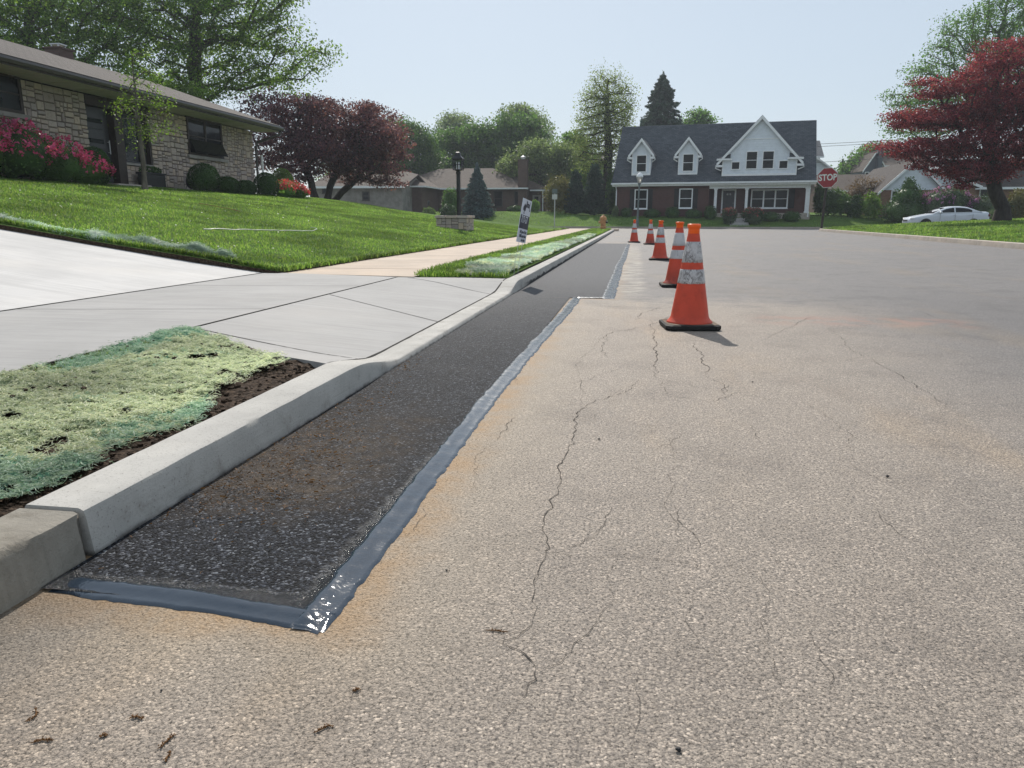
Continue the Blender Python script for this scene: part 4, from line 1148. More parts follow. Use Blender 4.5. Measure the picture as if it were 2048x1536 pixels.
bgtree('tree', 'large dense green tree behind the brown house', 985, 92, [(910, 305, 45, 36), (960, 285, 50, 30), (1020, 270, 45, 34), (1060, 285, 40, 34), (940, 335, 60, 30), (1020, 320, 70, 34), (985, 265, 30, 18), (1090, 290, 18, 20), (1050, 250, 25, 16), (880, 320, 20, 20), (900, 365, 50, 24), (980, 365, 60, 24), (1060, 360, 50, 26)], 'deep', 64, 330, .36, 110, 1.6)
bgtree('tree', 'bare-topped pale tree showing above the dense green one', 1045, 112, [(1040, 235, 35, 22), (1065, 250, 28, 22), (1085, 270, 14, 20)], 'haze', 65, 80, .4, 45, 1.7)
bgtree('cherry_tree', 'low spreading tree with drooping pale branches behind the chimney', 1085, 80, [(1085, 315, 50, 26), (1040, 335, 40, 20), (1110, 340, 40, 30), (1020, 350, 24, 12), (1130, 320, 20, 30)], 'haze', 66, 130, .3, 80, 1.2, .9, sag=.3)
bgtree('tree', 'leafy green tree between the cherry and the tall spring tree', 1150, 86, [(1150, 310, 28, 40), (1165, 345, 26, 30), (1140, 290, 16, 20)], 'mid', 67, 90, .32, 100)
b = base_at(1216, 76, 1.1)
B = pxblobs([(1200, 175, 22, 30), (1190, 220, 35, 40), (1225, 200, 26, 50), (1250, 210, 20, 40), (1200, 270, 45, 40), (1175, 280, 30, 34), (1240, 270, 28, 40), (1185, 320, 36, 26), (1165, 250, 18, 20), (1198, 150, 10, 14), (1252, 180, 10, 14), (1220, 320, 30, 20)], 76, b, .9)
zz = lambda py: PY(1216, py, 76).z - 1.1
tree('spring_tree', 'tall airy tree with fresh pale spring leaves beside the brick house', b, [(0, 0, 0), (0, 0, zz(350)), (.1, 0, zz(300)), (-.2, 0, zz(230)), (-.2, 0, zz(170))], .42, B, 300, .2, (M['darkbark'], M['spring']), 34, .9, 1.2, seed=71, mind=.55, shell=.25, step=1.0, pathw=.14, sag=.05)
q = PY(1320, 300, 98); conifer('spruce', 'dark spruce rising behind the ridge of the brick house', (q.x, q.y, 1.5), PY(1320, 148, 98).z - 1.5, 4.4, (M['darkbark'], M['spruce']), 60, 16, .5, 72, pw=.62, ndl=60, trunk_r=.25, droop=.1, gaps=.1, top=1.2)
bgtree('tree', 'small round light green tree crown over the brick house ridge', 1396, 105, [(1396, 236, 22, 14), (1410, 245, 20, 14), (1375, 248, 16, 10)], 'mid', 73, 60, .36, 80)
# --- right side
b = base_at(1985, 78, 1.2)
B = pxblobs([(1830, 210, 50, 40), (1800, 200, 34, 20), (1870, 140, 45, 50), (1930, 90, 60, 60), (2010, 60, 80, 60), (1840, 160, 30, 24), (1900, 60, 25, 25), (1800, 250, 36, 24), (1930, 200, 80, 60), (2050, 120, 60, 90), (1850, 250, 50, 30), (1780, 195, 14, 8), (1955, 30, 30, 20), (2010, 0, 50, 40)], 78, b, .8)
tree('tall_tree', 'tall light green tree towering behind the red maple', b, [(0, 0, 0), (0, 0, 5), (-.4, 0, 9), (-.3, 0, 14)], .5, B, 330, .24, (M['bark'], M['mid']), 62, 1.2, .6, seed=74, mind=1.0, shell=.15, step=1.2, sag=.2)
Ym = 46.0
b = PY(2003, 441, Ym); b = (b.x, b.y, zright(b.x, b.y) - .15)
B = pxblobs([(1990, 130, 50, 30), (2030, 110, 50, 30), (1880, 180, 50, 16), (1940, 170, 55, 24), (1850, 240, 60, 16), (1820, 232, 40, 12), (1900, 235, 60, 24), (1980, 220, 70, 40), (1830, 290, 60, 12), (1790, 292, 34, 8), (1880, 295, 70, 20), (1960, 290, 70, 36), (2060, 200, 70, 60), (2060, 290, 60, 50), (1860, 325, 40, 12), (1920, 340, 50, 18), (1985, 340, 40, 24), (2130, 220, 60, 90), (1920, 365, 20, 12), (1850, 160, 24, 10), (2000, 85, 24, 10), (1830, 305, 50, 12)], Ym, b, 1.0)
zz = lambda py: PY(2003, py, Ym).z - b[2]
xx = lambda px: PY(px, 400, Ym).x - b[0]
tree('red_maple', 'crimson-leaved maple with a thick forked trunk on the right lawn', b, [(0, 0, 0), (.02, 0, zz(418)), (xx(1990), .1, zz(385)), (xx(1978), .2, zz(340)), (xx(1960), .1, zz(300))],   .36, B, 470, .14, (M['darkbark'], M['red']), 105, .85, .32, seed=75, mind=.55, shell=.2, step=.6, pathw=.2, r_tip=.014, ff=.12,
     extra=[(xx(2060), .2, zz(330)), (xx(2075), .3, zz(300)), (xx(2045), -.2, zz(280))])
fshrub('yew', 'dark pointed yew before the white gabled house', 1812, 356, 432, 42, 63.5, 'box', 76, 6500, .12, blobs=lambda s, h: [(0, 0, h * .28, s, s * .9, h * .32), (0, 0, h * .55, s * .62, s * .6, h * .3), (0, 0, h * .8, s * .28, s * .28, h * .22)], jit=.09)
fshrub('rhododendron', 'rhododendron in mauve bloom behind the white car', 1888, 376, 432, 44, 62.8, 'rhodo', 77, 8000, .11, blobs=lambda s, h: [(-s * .35, 0, h * .5, s * .6, s * .6, h * .48), (s * .3, .1, h * .55, s * .65, s * .6, h * .5), (s * .9, .2, h * .4, s * .5, s * .5, h * .4)], flowers=M['mauve'], nf=170, fleaf=.11, fcl=12, fz=.2)
fshrub('shrub', 'broad dark bush in the shade under the red maple', 1965, 392, 436, 46, 63.2, 'rhodo', 78, 3000, .14)
fshrub('shrub', 'yellowing shrub glimpsed through the forked maple trunk', 2032, 380, 436, 18, 63, 'gold', 79, 1500, .14)
fshrub('shrub', 'dark hedge block right of the brick house behind the stop sign', 1668, 380, 433, 26, 67.5, 'deep', 80, 2600, .14, lump=.1)
fshrub('shrub', 'tall dark shrub behind the stop sign post', 1640, 358, 430, 14, 69, 'deep', 81, 1600, .14)
fshrub('shrub', 'dark green spreading shrub left of the bright green one', 1708, 392, 432, 16, 66, 'box', 82, 1800, .14)
fshrub('shrub', 'bright green leafy shrub before the white gabled house', 1740, 390, 432, 17, 65.5, 'brite', 83, 2000, .15, jit=.16, lump=.35)
b = base_at(1725, 69, 1.0)
tree('bronze_tree', 'sparse bronze-leaved tree before the low brown roof', b, [(0, 0, 0), (0, 0, 1.0), (.05, 0, 1.8)], .1, pxblobs([(1725, 370, 22, 16), (1715, 385, 24, 12), (1755, 372, 16, 14), (1700, 395, 16, 10)], 69, b, .9), 80, .13, (M['darkbark'], M['bronze']), 24, .6, .8, seed=84, mind=.25, step=.4, pathw=.15)
q = PY(1684, 340, 120); conifer('pine', 'small dark pine on the skyline above the low brown roof', (q.x, q.y, 2), PY(1684, 320, 120).z - 2, 2.6, (M['darkbark'], M['spruce']), 24, 10, .5, 85, pw=.7, trunk_r=.2)
bgtree('tree', 'round green tree crown on the skyline left of the grey chimney', 1742, 118, [(1740, 315, 22, 20), (1725, 330, 22, 16), (1755, 310, 18, 16), (1705, 342, 16, 10)], 'mid', 86, 80, .45, 110, 1.8)
# foundation shrubs of the brick house and the two rose bushes by its steps
def HB(x, y, z=0):   # brick-house local -> world
    a = R(-8); return (-1.65 + x * math.cos(a) - y * math.sin(a), 67.3 + x * math.sin(a) + y * math.cos(a), z)
for k, (x, w, h, lb) in enumerate([(1.0, .5, .75, 'dark foundation shrub under the first brick house window'), (3.2, .7, .7, 'low dark foundation shrub between the first two windows'), (4.9, .6, .9, 'rounded dark foundation shrub left of the second window'), (6.6, .7, .75, 'wide dark foundation shrub right of the second window'), (8.0, .5, 1.1, 'taller dark foundation shrub by the porch post'), (11.0, .6, 1.0, 'dark foundation shrub under the left end of the wide window'), (12.7, .8, .75, 'low dark foundation shrub under the middle of the wide window'), (14.3, .7, .85, 'dark foundation shrub near the right porch post')]):
    c = HB(x, -.75 if x < 7.5 else -1.0)
    shrub('foundation_shrub', lb, (c[0], c[1], zfar(c[0], c[1]) - .05), [(0, 0, h * .5, w, .5, h * .55)], .09, M['box'], 1100, 100 + k, group='foundation shrubs of the brick house', lump=.2, jit=.08)
for px, hw, sd, lb in ((1457, 15, 120, 'smaller bush with red new growth left of the front steps'), (1505, 20, 121, 'larger bush with red new growth right of the front steps')):
    c = PY(px, 455, 63.4); t = PY(px, 417, 63.4); s = hw / 1500 * 63.4; zb = zfar(c.x, c.y) - .05; h = t.z - zb
    shrub('red_tipped_bush', lb, (c.x, c.y, zb), [(0, 0, h * .5, s * .85, s * .8, h * .5), (s * .35, 0, h * .7, s * .6, s * .6, h * .32), (-s * .4, 0, h * .72, s * .5, s * .6, h * .3)], .11, M['rhodo'], 2200, sd, group='bushes by the brick house steps', flowers=M['rose'], nf=130, fleaf=.11, fcl=4, fz=.2, jit=.1, lump=.2)

bgtree('tree', 'dark green tree filling the gap between the cherry and the golden shrub', 1112, 100, [(1112, 360, 40, 40), (1150, 375, 36, 36), (1085, 385, 40, 30)], 'deep', 140, 110, .4, 110, 1.6)
bgtree('tree', 'dark green tree low behind the garage roof of the brown house', 790, 98, [(770, 350, 40, 36), (820, 355, 40, 34), (730, 360, 40, 34), (690, 360, 40, 34)], 'deep', 141, 150, .4, 110, 1.6)
bgtree('tree', 'dark green tree low behind the right end of the brick house', 1660, 110, [(1650, 375, 30, 30), (1690, 385, 34, 24)], 'deep', 142, 70, .4, 110, 1.6)

fshrub('shrub', 'tall dark shrub filling the gap beside the brick house corner', 1222, 340, 434, 11, 74, 'deep', 150, 1800, .15)
fshrub('shrub', 'small pale-leaved shrub at the left corner of the brick house', 1231, 412, 434, 6, 66.6, 'haze', 151, 500, .1)

# ================================================================== BUILDINGS
def shingle(name, c1, c2, sc, rowh=.14):
    m = NT(name)
    uv = m.t.nodes.new('ShaderNodeUVMap').outputs[0]
    b = m.n('TexBrick', 0, {'offset': .5}, Vector=uv, Color1=c1 + (1,), Color2=c2 + (1,), Mortar=tuple(x * .45 for x in c1) + (1,), Scale=1.0)
    nd = b.node; nd.inputs['Mortar Size'].default_value = .012; nd.inputs['Brick Width'].default_value = .3; nd.inputs['Row Height'].default_value = rowh; nd.inputs['Bias'].default_value = 0
    nd.inputs['Mortar Smooth'].default_value = .3
    c = m.mix(b, tuple(x * 1.5 for x in c2), m.mapr(m.noise(1.1, 5, .65), .5, .8, 0, .35))
    c = m.mix(c, tuple(x * .6 for x in c1), m.mapr(m.noise(30, 4, .7), .5, .75, 0, .5))
    m.bump(m.math('ADD', m.math('MULTIPLY', nd.outputs[1], -1.0), m.noise(60, 3)), .5, .02)
    return m.fin(c, .85, .2)
def uvproj(o):
    """metric UV: along the roof's horizontal and up its slope"""
    me = o.data; uv = me.uv_layers.new(name='UVMap')
    for p in me.polygons:
        n = p.normal; h = Vector((-n.y, n.x, 0)); h = h.normalized() if h.length > 1e-4 else Vector((1, 0, 0)); v = n.cross(h)
        for li in p.loop_indices:
            co = me.vertices[me.loops[li].vertex_index].co; uv.data[li].uv = (co.dot(h), co.dot(v))
    return o
def brickmat(name, c1, c2, mort, w=.21, h=.075):
    m = NT(name)
    uv = m.t.nodes.new('ShaderNodeUVMap').outputs[0]
    b = m.n('TexBrick', 0, {'offset': .5}, Vector=uv, Color1=c1 + (1,), Color2=c2 + (1,), Mortar=mort + (1,), Scale=1.0)
    nd = b.node; nd.inputs['Mortar Size'].default_value = .008; nd.inputs['Brick Width'].default_value = w; nd.inputs['Row Height'].default_value = h
    c = m.mix(b, tuple(x * .6 for x in c1), m.mapr(m.noise(2.2, 6, .7), .45, .75, 0, .6))
    m.bump(nd.outputs[1], -.5, .01)
    return m.fin(c, .85, .2)
def stonemat():
    m = NT('ashlar_stone')
    isl = m.t.nodes.new('ShaderNodeNewGeometry').outputs['Random Per Island']
    c = m.ramp(isl, [(0, (.33, .275, .26)), (.25, (.46, .38, .34)), (.5, (.55, .445, .37)), (.7, (.4, .345, .33)), (.85, (.58, .45, .35)), (1, (.5, .43, .4))])
    f = m.noise(9, 6, .7)
    c = m.mix(c, (.2, .17, .13), m.mapr(f, .5, .75, 0, .55)); c = m.mix(c, (.5, .42, .32), m.mapr(m.noise(4, 5, .7), .55, .8, 0, .45))
    m.bump(m.math('ADD', f, m.noise(40, 4, .7)), .8, .02)
    return m.fin(c, .9, .2)
def glassmat(name, col=(.006, .007, .008), rough=.05):
    m = NT(name)
    c = m.mix(col, tuple(x * 2.2 for x in col), m.mapr(m.noise(1.7, 4), .4, .7))
    m.bump(m.noise(1.3, 2), .06, .03)
    return m.fin(c, rough, .2)
M['stone'] = stonemat(); M['mortar'] = plain('mortar', (.12, .105, .09), .95, .1)
M['roof_br'] = shingle('brown_shingle', (.06, .05, .047), (.09, .077, .072), 1)
M['roof_bl'] = shingle('slate_blue_shingle', (.06, .068, .08), (.105, .115, .13), 1, .16)
M['roof_tan'] = shingle('tan_shingle', (.085, .066, .054), (.115, .09, .075), 1)
M['brick'] = brickmat('red_brick', (.125, .056, .048), (.095, .045, .04), (.09, .072, .065))
M['brownbrick'] = brickmat('brown_brick', (.15, .095, .08), (.12, .076, .066), (.11, .09, .08))
M['orangebrick'] = brickmat('orange_brick', (.3, .16, .1), (.24, .12, .08), (.3, .22, .17))
M['white'] = plain('white_trim_paint', (.82, .83, .84), .5, .35, 0, .06)
M['siding'] = plain('white_siding', (.72, .765, .82), .5, .3, 0, .06, 3)
M['soffit'] = plain('cream_soffit', (.5, .47, .41), .7, .2, 0, .1)
M['gutter'] = plain('dark_brown_gutter', (.055, .045, .042), .35, .5, 0, .15)
M['darkwood'] = plain('dark_stained_wood', (.04, .028, .024), .5, .3, 0, .25, 14)
M['doorgrey'] = plain('charcoal_door_paint', (.045, .045, .05), .45, .4)
M['black'] = plain('black_paint', (.02, .02, .022), .45, .4)
M['shutter'] = plain('black_shutter', (.018, .018, .02), .6, .3)
M['glass'] = glassmat('window_glass'); M['blind'] = plain('window_blind', (.35, .36, .34), .7, .2)
M['greyhouse'] = plain('slate_grey_siding', (.07, .08, .1), .6, .3, 0, .08)
M['metal'] = plain('galvanised_metal', (.5, .5, .5), .4, .5, .7, .1)
M['palewall'] = plain('pale_stucco', (.27, .25, .23), .85, .2, 0, .2, 2)

def window(mb_off, parent, x0, x1, z0, z1, y, fr=.06, muntins=0, frame='white', rail=True, depth=.06, sill=True, curtain=False, face=-1, axis='x', depth_glass=.03, panes=1):
    """framed window standing 'depth' proud of the wall plane y; axis 'x': wall runs along x and faces -y; axis 'y': wall runs along y and faces +x"""
    def B(mb, a0, a1, d0, d1, c0, c1, m=0):
        if axis == 'x': mb.box(a0, a1, y - d1, y - d0, c0, c1, m)
        else: mb.box(y + d0, y + d1, a0, a1, c0, c1, m)
    f = MB(mb_off)
    B(f, x0 - fr, x0, -.02, depth, z0 - fr, z1 + fr); B(f, x1, x1 + fr, -.02, depth, z0 - fr, z1 + fr)
    B(f, x0, x1, -.02, depth, z1, z1 + fr); B(f, x0, x1, -.02, depth, z0 - fr, z0)
    if sill: B(f, x0 - fr - .04, x1 + fr + .04, 0, depth + .06, z0 - fr - .045, z0 - fr)
    if rail: B(f, x0, x1, 0, depth - .015, (z0 + z1) / 2 - .02, (z0 + z1) / 2 + .02)
    w = (x1 - x0)
    for i in range(muntins): B(f, x0 + w * (i + 1) / (muntins + 1) - .012, x0 + w * (i + 1) / (muntins + 1) + .012, 0, depth - .02, z0, z1)
    for i in range(panes - 1): B(f, x0 + w * (i + 1) / panes - fr * .6, x0 + w * (i + 1) / panes + fr * .6, 0, depth - .005, z0, z1)
    fo = f.build('window', M[frame], parent)
    g = MB(mb_off); B(g, x0, x1, 0, depth_glass - .012, z0, z1); g.build('pane', M['glass'], fo)
    if curtain:
        c = MB(mb_off)
        for a, b in ((0, .36), (.64, 1)): B(c, x0 + w * a, x0 + w * b, depth_glass - .012, depth_glass - .004, z0 + .02, z1 - .02)
        c.build('curtain', M['blind'], fo)
    return fo
def clap(mb, left, right, z0, z1, y, e=.2, m=0, axis='x', out=.022):
    """lapped boards; left/right give the wall's edges at height z"""
    z = z0
    while z < z1 - 1e-3:
        t = min(z1, z + e)
        a0, b0, a1, b1 = left(z), right(z), left(t), right(t)
        if b0 - a0 > .02:
            P = lambda a, d, zz: (a, y - d, zz) if axis == 'x' else (y + d, a, zz)
            mb.quad(P(a0, out, z), P(b0, out, z), P(b1, 0, t), P(a1, 0, t), m)
            mb.quad(P(a0, 0, z), P(b0, 0, z), P(b0, out, z), P(a0, out, z), m)
        z = t

# ------------------------------------------------------------------ stone house (left)
XW = -15.8
H = (-18.0, 20.0, 1.6)
sh = thing('stone_house', 'long low stone house with dark gutter and deep eaves on the left', 'house', H)
ZT, ZB = 4.30, 1.4
openings = [(17.0, 18.25, 3.4, 4.4), (20.66, 23.6, 1.4, 4.4), (25.72, 28.1, 3.02, 4.4), (22.2, 23.6, 1.4, 2.5)]
mb = MB(H)
mb.box(-27.0, XW - .42, 6, 30.46, .9, ZT - .02, 1)
for (a, b, c, d) in [(6, 17, .9, ZT - .02), (18.25, 20.66, .9, ZT - .02), (23.6, 25.72, .9, ZT - .02), (28.1, 30.46, .9, ZT - .02), (17, 18.25, .9, 3.38), (25.72, 28.1, .9, 3.0), (20.66, 23.6, .9, 1.4)]:
    mb.box(XW - .42, XW - .03, a, b, c, d, 1)
def split(y0, y1, z0, z1, d=0):
    w, h = y1 - y0, z1 - z0
    r = random.random()
    if (w > .5 or (w > .3 and r < .55)) and w >= h * .9:
        t = random.uniform(.36, .64); return split(y0, y0 + w * t, z0, z1) + split(y0 + w * t, y1, z0, z1)
    if h > .27 or (h > .19 and r < .6):
        t = random.uniform(.38, .62); return split(y0, y1, z0, z0 + h * t) + split(y0, y1, z0 + h * t, z1)
    return [(y0, y1, z0, z1)]
def inside(y0, y1, z0, z1): return any(y1 > a + .01 and y0 < b - .01 and z1 > c + .01 and z0 < d - .01 for a, b, c, d in openings[:3]) 
rects = [(6, 17, ZB, ZT), (18.25, 20.66, ZB, ZT), (23.6, 25.72, ZB, ZT), (28.1, 30.5, ZB, ZT), (17, 18.25, ZB, 3.38), (25.72, 28.1, ZB, 3.0)]
for (a, b, c, d) in rects:
    n = max(1, round((b - a) / 1.2))
    for i in range(n):
        for (y0, y1, z0, z1) in split(a + (b - a) * i / n, a + (b - a) * (i + 1) / n, c, d):
            g = .008; o = random.uniform(0, .03); k = .014
            y0 += g; y1 -= g; z0 += g; z1 -= g
            X0, X1 = XW - .03, XW + o
            j = lambda: random.uniform(-.006, .006)
            P = [(X0, y0, z0), (X0, y1, z0), (X0, y1, z1), (X0, y0, z1), (X1, y0 + k + j(), z0 + k + j()), (X1, y1 - k + j(), z0 + k + j()), (X1, y1 - k + j(), z1 - k + j()), (X1, y0 + k + j(), z1 - k + j())]
            mb.add(P, [(4, 5, 6, 7), (0, 1, 5, 4), (1, 2, 6, 5), (2, 3, 7, 6), (3, 0, 4, 7)], 0)
mb.build('wall', [M['stone'], M['mortar']], sh)
# low stone plinth below the glass by the door, with ledge
mb = MB(H)
for (y0, y1, z0, z1) in [r for i in range(3) for r in split(22.25 + i * .45, 22.7 + i * .45, 1.4, 2.42)]:
    mb.bbox(XW - .25, XW - .05 + random.uniform(0, .02), y0 + .008, y1 - .008, z0 + .008, z1 - .008, .01)
mb.build('plinth', M['stone'], sh)
mb = MB(H); mb.box(XW - .35, XW + .02, 22.2, 23.58, 2.43, 2.5); mb.build('ledge', M['palewall'], sh)
# roof: 4 in 12 gable, ridge along the street
e0, e1 = 5.4, 31.05
XE, ZE, XR, ZR = -14.78, 4.56, -20.5, 6.46
mb = MB(H)
mb.slab([(XE, e0, ZE), (XE, e1, ZE), (XR, e1, ZR), (XR, e0, ZR)], .05)
mb.slab([(XR, e0, ZR), (XR, e1, ZR), (-26.2, e1, ZE), (-26.2, e0, ZE)], .05)
rf = uvproj(mb.build('roof', M['roof_br'], sh))
mb = MB(H); c = PX(119, 112, -20.7)
mb.box(-21.0, -20.4, c.y - .34, c.y + .34, 5.8, 6.7); mb.box(-21.05, -20.35, c.y - .39, c.y + .39, 6.7, 6.75)
ch = uvproj(mb.build('chimney', M['brownbrick'], rf))
mb = MB(H); mb.box(-20.9, -20.5, c.y - .2, c.y + .2, 6.86, 6.9)
for a in (-.16, .16): mb.box(-20.86, -20.8, c.y + a - .02, c.y + a + .02, 6.74, 6.87); mb.box(-20.6, -20.54, c.y + a - .02, c.y + a + .02, 6.74, 6.87)
mb.build('chimney_cap', M['metal'], sh)
mb = MB(H)
mb.box(XW - .04, XE + .0, e0 + .05, e1 - .12, 4.33, 4.36)
for y in lin(6, 31, 21): mb.box(XW - .04, XE - .02, y - .012, y + .012, 4.318, 4.33)
mb.build('soffit', M['soffit'], sh)
mb = MB(H); mb.box(XE - .02, XE + .02, e0, e1, 4.33, 4.5)
gp = [(XE + .02, 4.46), (XE + .14, 4.5), (XE + .15, 4.44), (XE + .12, 4.37), (XE + .02, 4.36)]
for (a, b), (c_, d_) in zip(gp, gp[1:]): mb.quad((a, e0, b), (a, e1, b), (c_, e1, d_), (c_, e0, d_))
mb.poly([(a, e1, b) for a, b in gp]); mb.poly([(a, e0, b) for a, b in gp][::-1])
mb.build('gutter', M['gutter'], sh)
mb = MB(H)   # gable end above the wall and pale rake board
mb.add([(XW, 30.45, ZT - .02), (-25.2, 30.45, ZT - .02), (XR, 30.45, ZR - .12), (XW, 30.1, ZT - .02), (-25.2, 30.1, ZT - .02), (XR, 30.1, ZR - .12)], [(0, 1, 2), (3, 5, 4), (0, 2, 5, 3), (1, 4, 5, 2)])
mb.slab([(XE, 31.04, ZE - .06), (XE, 30.5, ZE - .06), (XR, 30.5, ZR - .06), (XR, 31.04, ZR - .06)][::-1], .03)
mb.build('gable', M['soffit'], sh)
mb = MB(H)
mb.tube([(XE + .07, 30.9, 4.38), (XE + .02, 30.85, 4.2), (XW + .12, 30.58, 3.86), (XW + .1, 30.54, 3.6), (XW + .1, 30.54, 1.5)], .055, 8)
mb.build('downspout', M['gutter'], sh)
mb = MB(H); mb.tube([(XW + .1, 31.0, 3.4), (XW + .12, 31.02, 1.6)], .05, 8); mb.build('downspout', M['white'], sh)
# windows, door wall
window(H, sh, 17.12, 18.2, 3.5, 4.28, XW, .09, 0, 'darkwood', True, .05, False, axis='y')
mb = MB(H); mb.box(XW - .02, XW + .1, 16.9, 18.4, 3.3, 3.41); mb.build('sill', M['palewall'], sh)
window(H, sh, 25.82, 27.98, 3.1, 4.25, XW - .02, .09, 0, 'darkwood', True, .05, False, axis='y', panes=2)
mb = MB(H); mb.box(XW - .02, XW + .1, 25.6, 28.25, 2.9, 3.01); mb.build('sill', M['palewall'], sh)
mb = MB(H); mb.slab([(XW + .04, 25.8, 3.55), (XW + .04, 28.0, 3.55), (XW + .24, 28.02, 3.1), (XW + .24, 25.82, 3.1)][::-1], .015)
mb.build('awning_sash', M['glass'], sh)
mb = MB(H)
mb.box(XW - .32, XW - .27, 20.66, 23.6, 1.4, 4.3); mb.box(XW - .27, XW + .02, 20.66, 23.6, 4.02, 4.28)
mb.box(XW - .26, XW + .03, 21.82, 22.2, 1.4, 4.02); mb.box(XW - .26, XW, 23.5, 23.6, 1.4, 4.02)
mb.build('door_frame', M['darkwood'], sh)
mb = MB(H); mb.box(XW - .26, XW - .19, 20.7, 21.8, 1.86, 4.0)
for i in range(7): mb.box(XW - .19, XW - .165, 20.76, 21.6, 1.95 + i * .29, 2.18 + i * .29)
d = mb.build('door', M['doorgrey'], sh)
for i in range(3):
    mb = MB(H); mb.box(XW - .165, XW - .155, 20.8, 21.5, 3.56 - i * .58, 3.68 - i * .58)
    mb.build('pane', M['glass'], d)
mb = MB(H); mb.tube([(XW - .12, 21.7, 2.7), (XW - .12, 21.7, 3.1)], .015, 8); mb.box(XW - .19, XW - .12, 21.69, 21.71, 2.74, 2.76); mb.box(XW - .19, XW - .12, 21.69, 21.71, 3.04, 3.06)
mb.build('handle', M['metal'], d)
f = MB(H); f.box(XW - .26, XW - .16, 22.2, 22.28, 2.5, 4.02); f.box(XW - .26, XW - .16, 23.42, 23.5, 2.5, 4.02); f.box(XW - .26, XW - .16, 22.28, 23.42, 2.5, 2.57); f.box(XW - .26, XW - .16, 22.28, 23.42, 3.95, 4.02)
fo = f.build('window', M['doorgrey'], sh); g = MB(H); g.box(XW - .25, XW - .22, 22.28, 23.42, 2.57, 3.95); g.build('pane', M['glass'], fo)
mb = MB(H); mb.bbox(XW - .2, XW + .9, 20.5, 22.1, 1.2, 1.78, .02); mb.build('door_step', M['farkerb'], sh)
# planter box with dark leaves
pb = thing('planter_box', 'black planter box with low plants under the glass beside the front door', 'planter', (XW + .3, 23.0, 1.75))
mb = MB(); mb.bbox(-.16, .16, -.5, .5, .02, .42, .015); mb.bbox(-.19, .19, -.53, .53, .42, .47, .01); mb.build('box', M['black'], pb)
P, d_ = shell_pts(700, (.17, .52, .16), 5, .3, 3); v, f_ = leaf_cloud(P + np.array([0, 0, .5]), .06, .6, .5, 3); add_obj('plants', raw_mesh('plants', v, f_), M['box'], pb)
# garden tap reel against the wall
hr = thing('hose_reel', 'small dark hose reel standing against the stone wall', 'hose reel', (XW + .35, 25.1, zleft(XW + .35, 25.1) - .02))
mb = MB()
for k in range(5): mb.tube([(.0 + .02 * k - .04, .2 * math.cos(t), .3 + .2 * math.sin(t)) for t in lin(0, 2 * math.pi, 18)], .014, 6, cap=False)
mb.build('hose', M['black'], hr)
mb = MB(); mb.tube([(-.1, -.18, 0), (-.1, 0, .32), (-.1, .18, 0)], .012, 6); mb.tube([(.1, -.18, 0), (.1, 0, .32), (.1, .18, 0)], .012, 6); mb.tube([(-.1, 0, .3), (.1, 0, .3)], .05, 8); mb.build('stand', M['gutter'], hr)

# ------------------------------------------------------------------ brick cape house across the end of the street
bh = thing('brick_house', 'brick house with two dormers, a big white gable and a slate-blue roof', 'house', (-1.65, 67.3, 0), R(-8))
W, D, EV, RG = 15.62, 9.0, 3.72, 8.86
zb = .7
sl = (RG - EV) / (D / 2 + .45)          # roof slope
mb = MB()
mb.box(0, 7.75, 0, D, zb, 3.5); mb.box(7.75, W, 1.5, D, zb, 3.5)
for s in (0, W):
    x0, x1 = (s, s + .15) if s == 0 else (s - .15, s)
    mb.add([(x0, 0, 3.5), (x0, D, 3.5), (x0, D / 2, 3.5 + sl * D / 2), (x1, 0, 3.5), (x1, D, 3.5), (x1, D / 2, 3.5 + sl * D / 2)], [(0, 2, 1), (3, 4, 5), (0, 1, 4, 3), (0, 3, 5, 2), (1, 2, 5, 4)])
uvproj(mb.build('wall', M['brick'], bh))
mb = MB(); mb.box(7.7, W + .1, -.05, 1.5, .55, 1.22); mb.build('porch_floor', M['farkerb'], bh)
mb = MB()
mb.slab([(-.35, -.5, EV), (W + .35, -.5, EV), (W + .35, D / 2, RG), (-.35, D / 2, RG)], .1)
mb.slab([(W + .35, D + .5, EV), (-.35, D + .5, EV), (-.35, D / 2, RG), (W + .35, D / 2, RG)], .1)
rf = uvproj(mb.build('roof', M['roof_bl'], bh))
mb = MB()
mb.box(-.3, W + .3, -.44, -.4, 3.46, 3.68); mb.box(-.3, W + .3, -.4, 0.02, 3.44, 3.47); mb.box(7.75, W, -.02, .12, 3.2, 3.44); mb.box(7.75, W, .12, 1.5, 3.4, 3.44)
mb.box(-.4, W + .4, -.62, -.5, 3.6, 3.73)
for x in (-.34, W + .3): mb.slab([(x, -.5, EV - .1), (x + .06, -.5, EV - .1), (x + .06, D / 2, RG - .1), (x, D / 2, RG - .1)], .22)
mb.build('fascia', M['white'], bh)
for x, zt in ((.0, 3.5), (W - .05, 3.5)):
    mb = MB(); mb.tube([(x, -.55, 3.6), (x, -.3, 3.35), (x, -.06, 3.2), (x, -.06, .9)], .05, 6); mb.build('downspout', M['white'], bh)
for x in (8.28, 10.75, 15.45):
    mb = MB(); w = .11 if x < 15 else .15
    mb.box(x - w, x + w, -.02, .2, 1.34, 3.1); mb.box(x - w - .04, x + w + .04, -.06, .24, 3.1, 3.2); mb.box(x - w - .04, x + w + .04, -.06, .24, 1.22, 1.34); mb.build('porch_post', M['white'], bh)
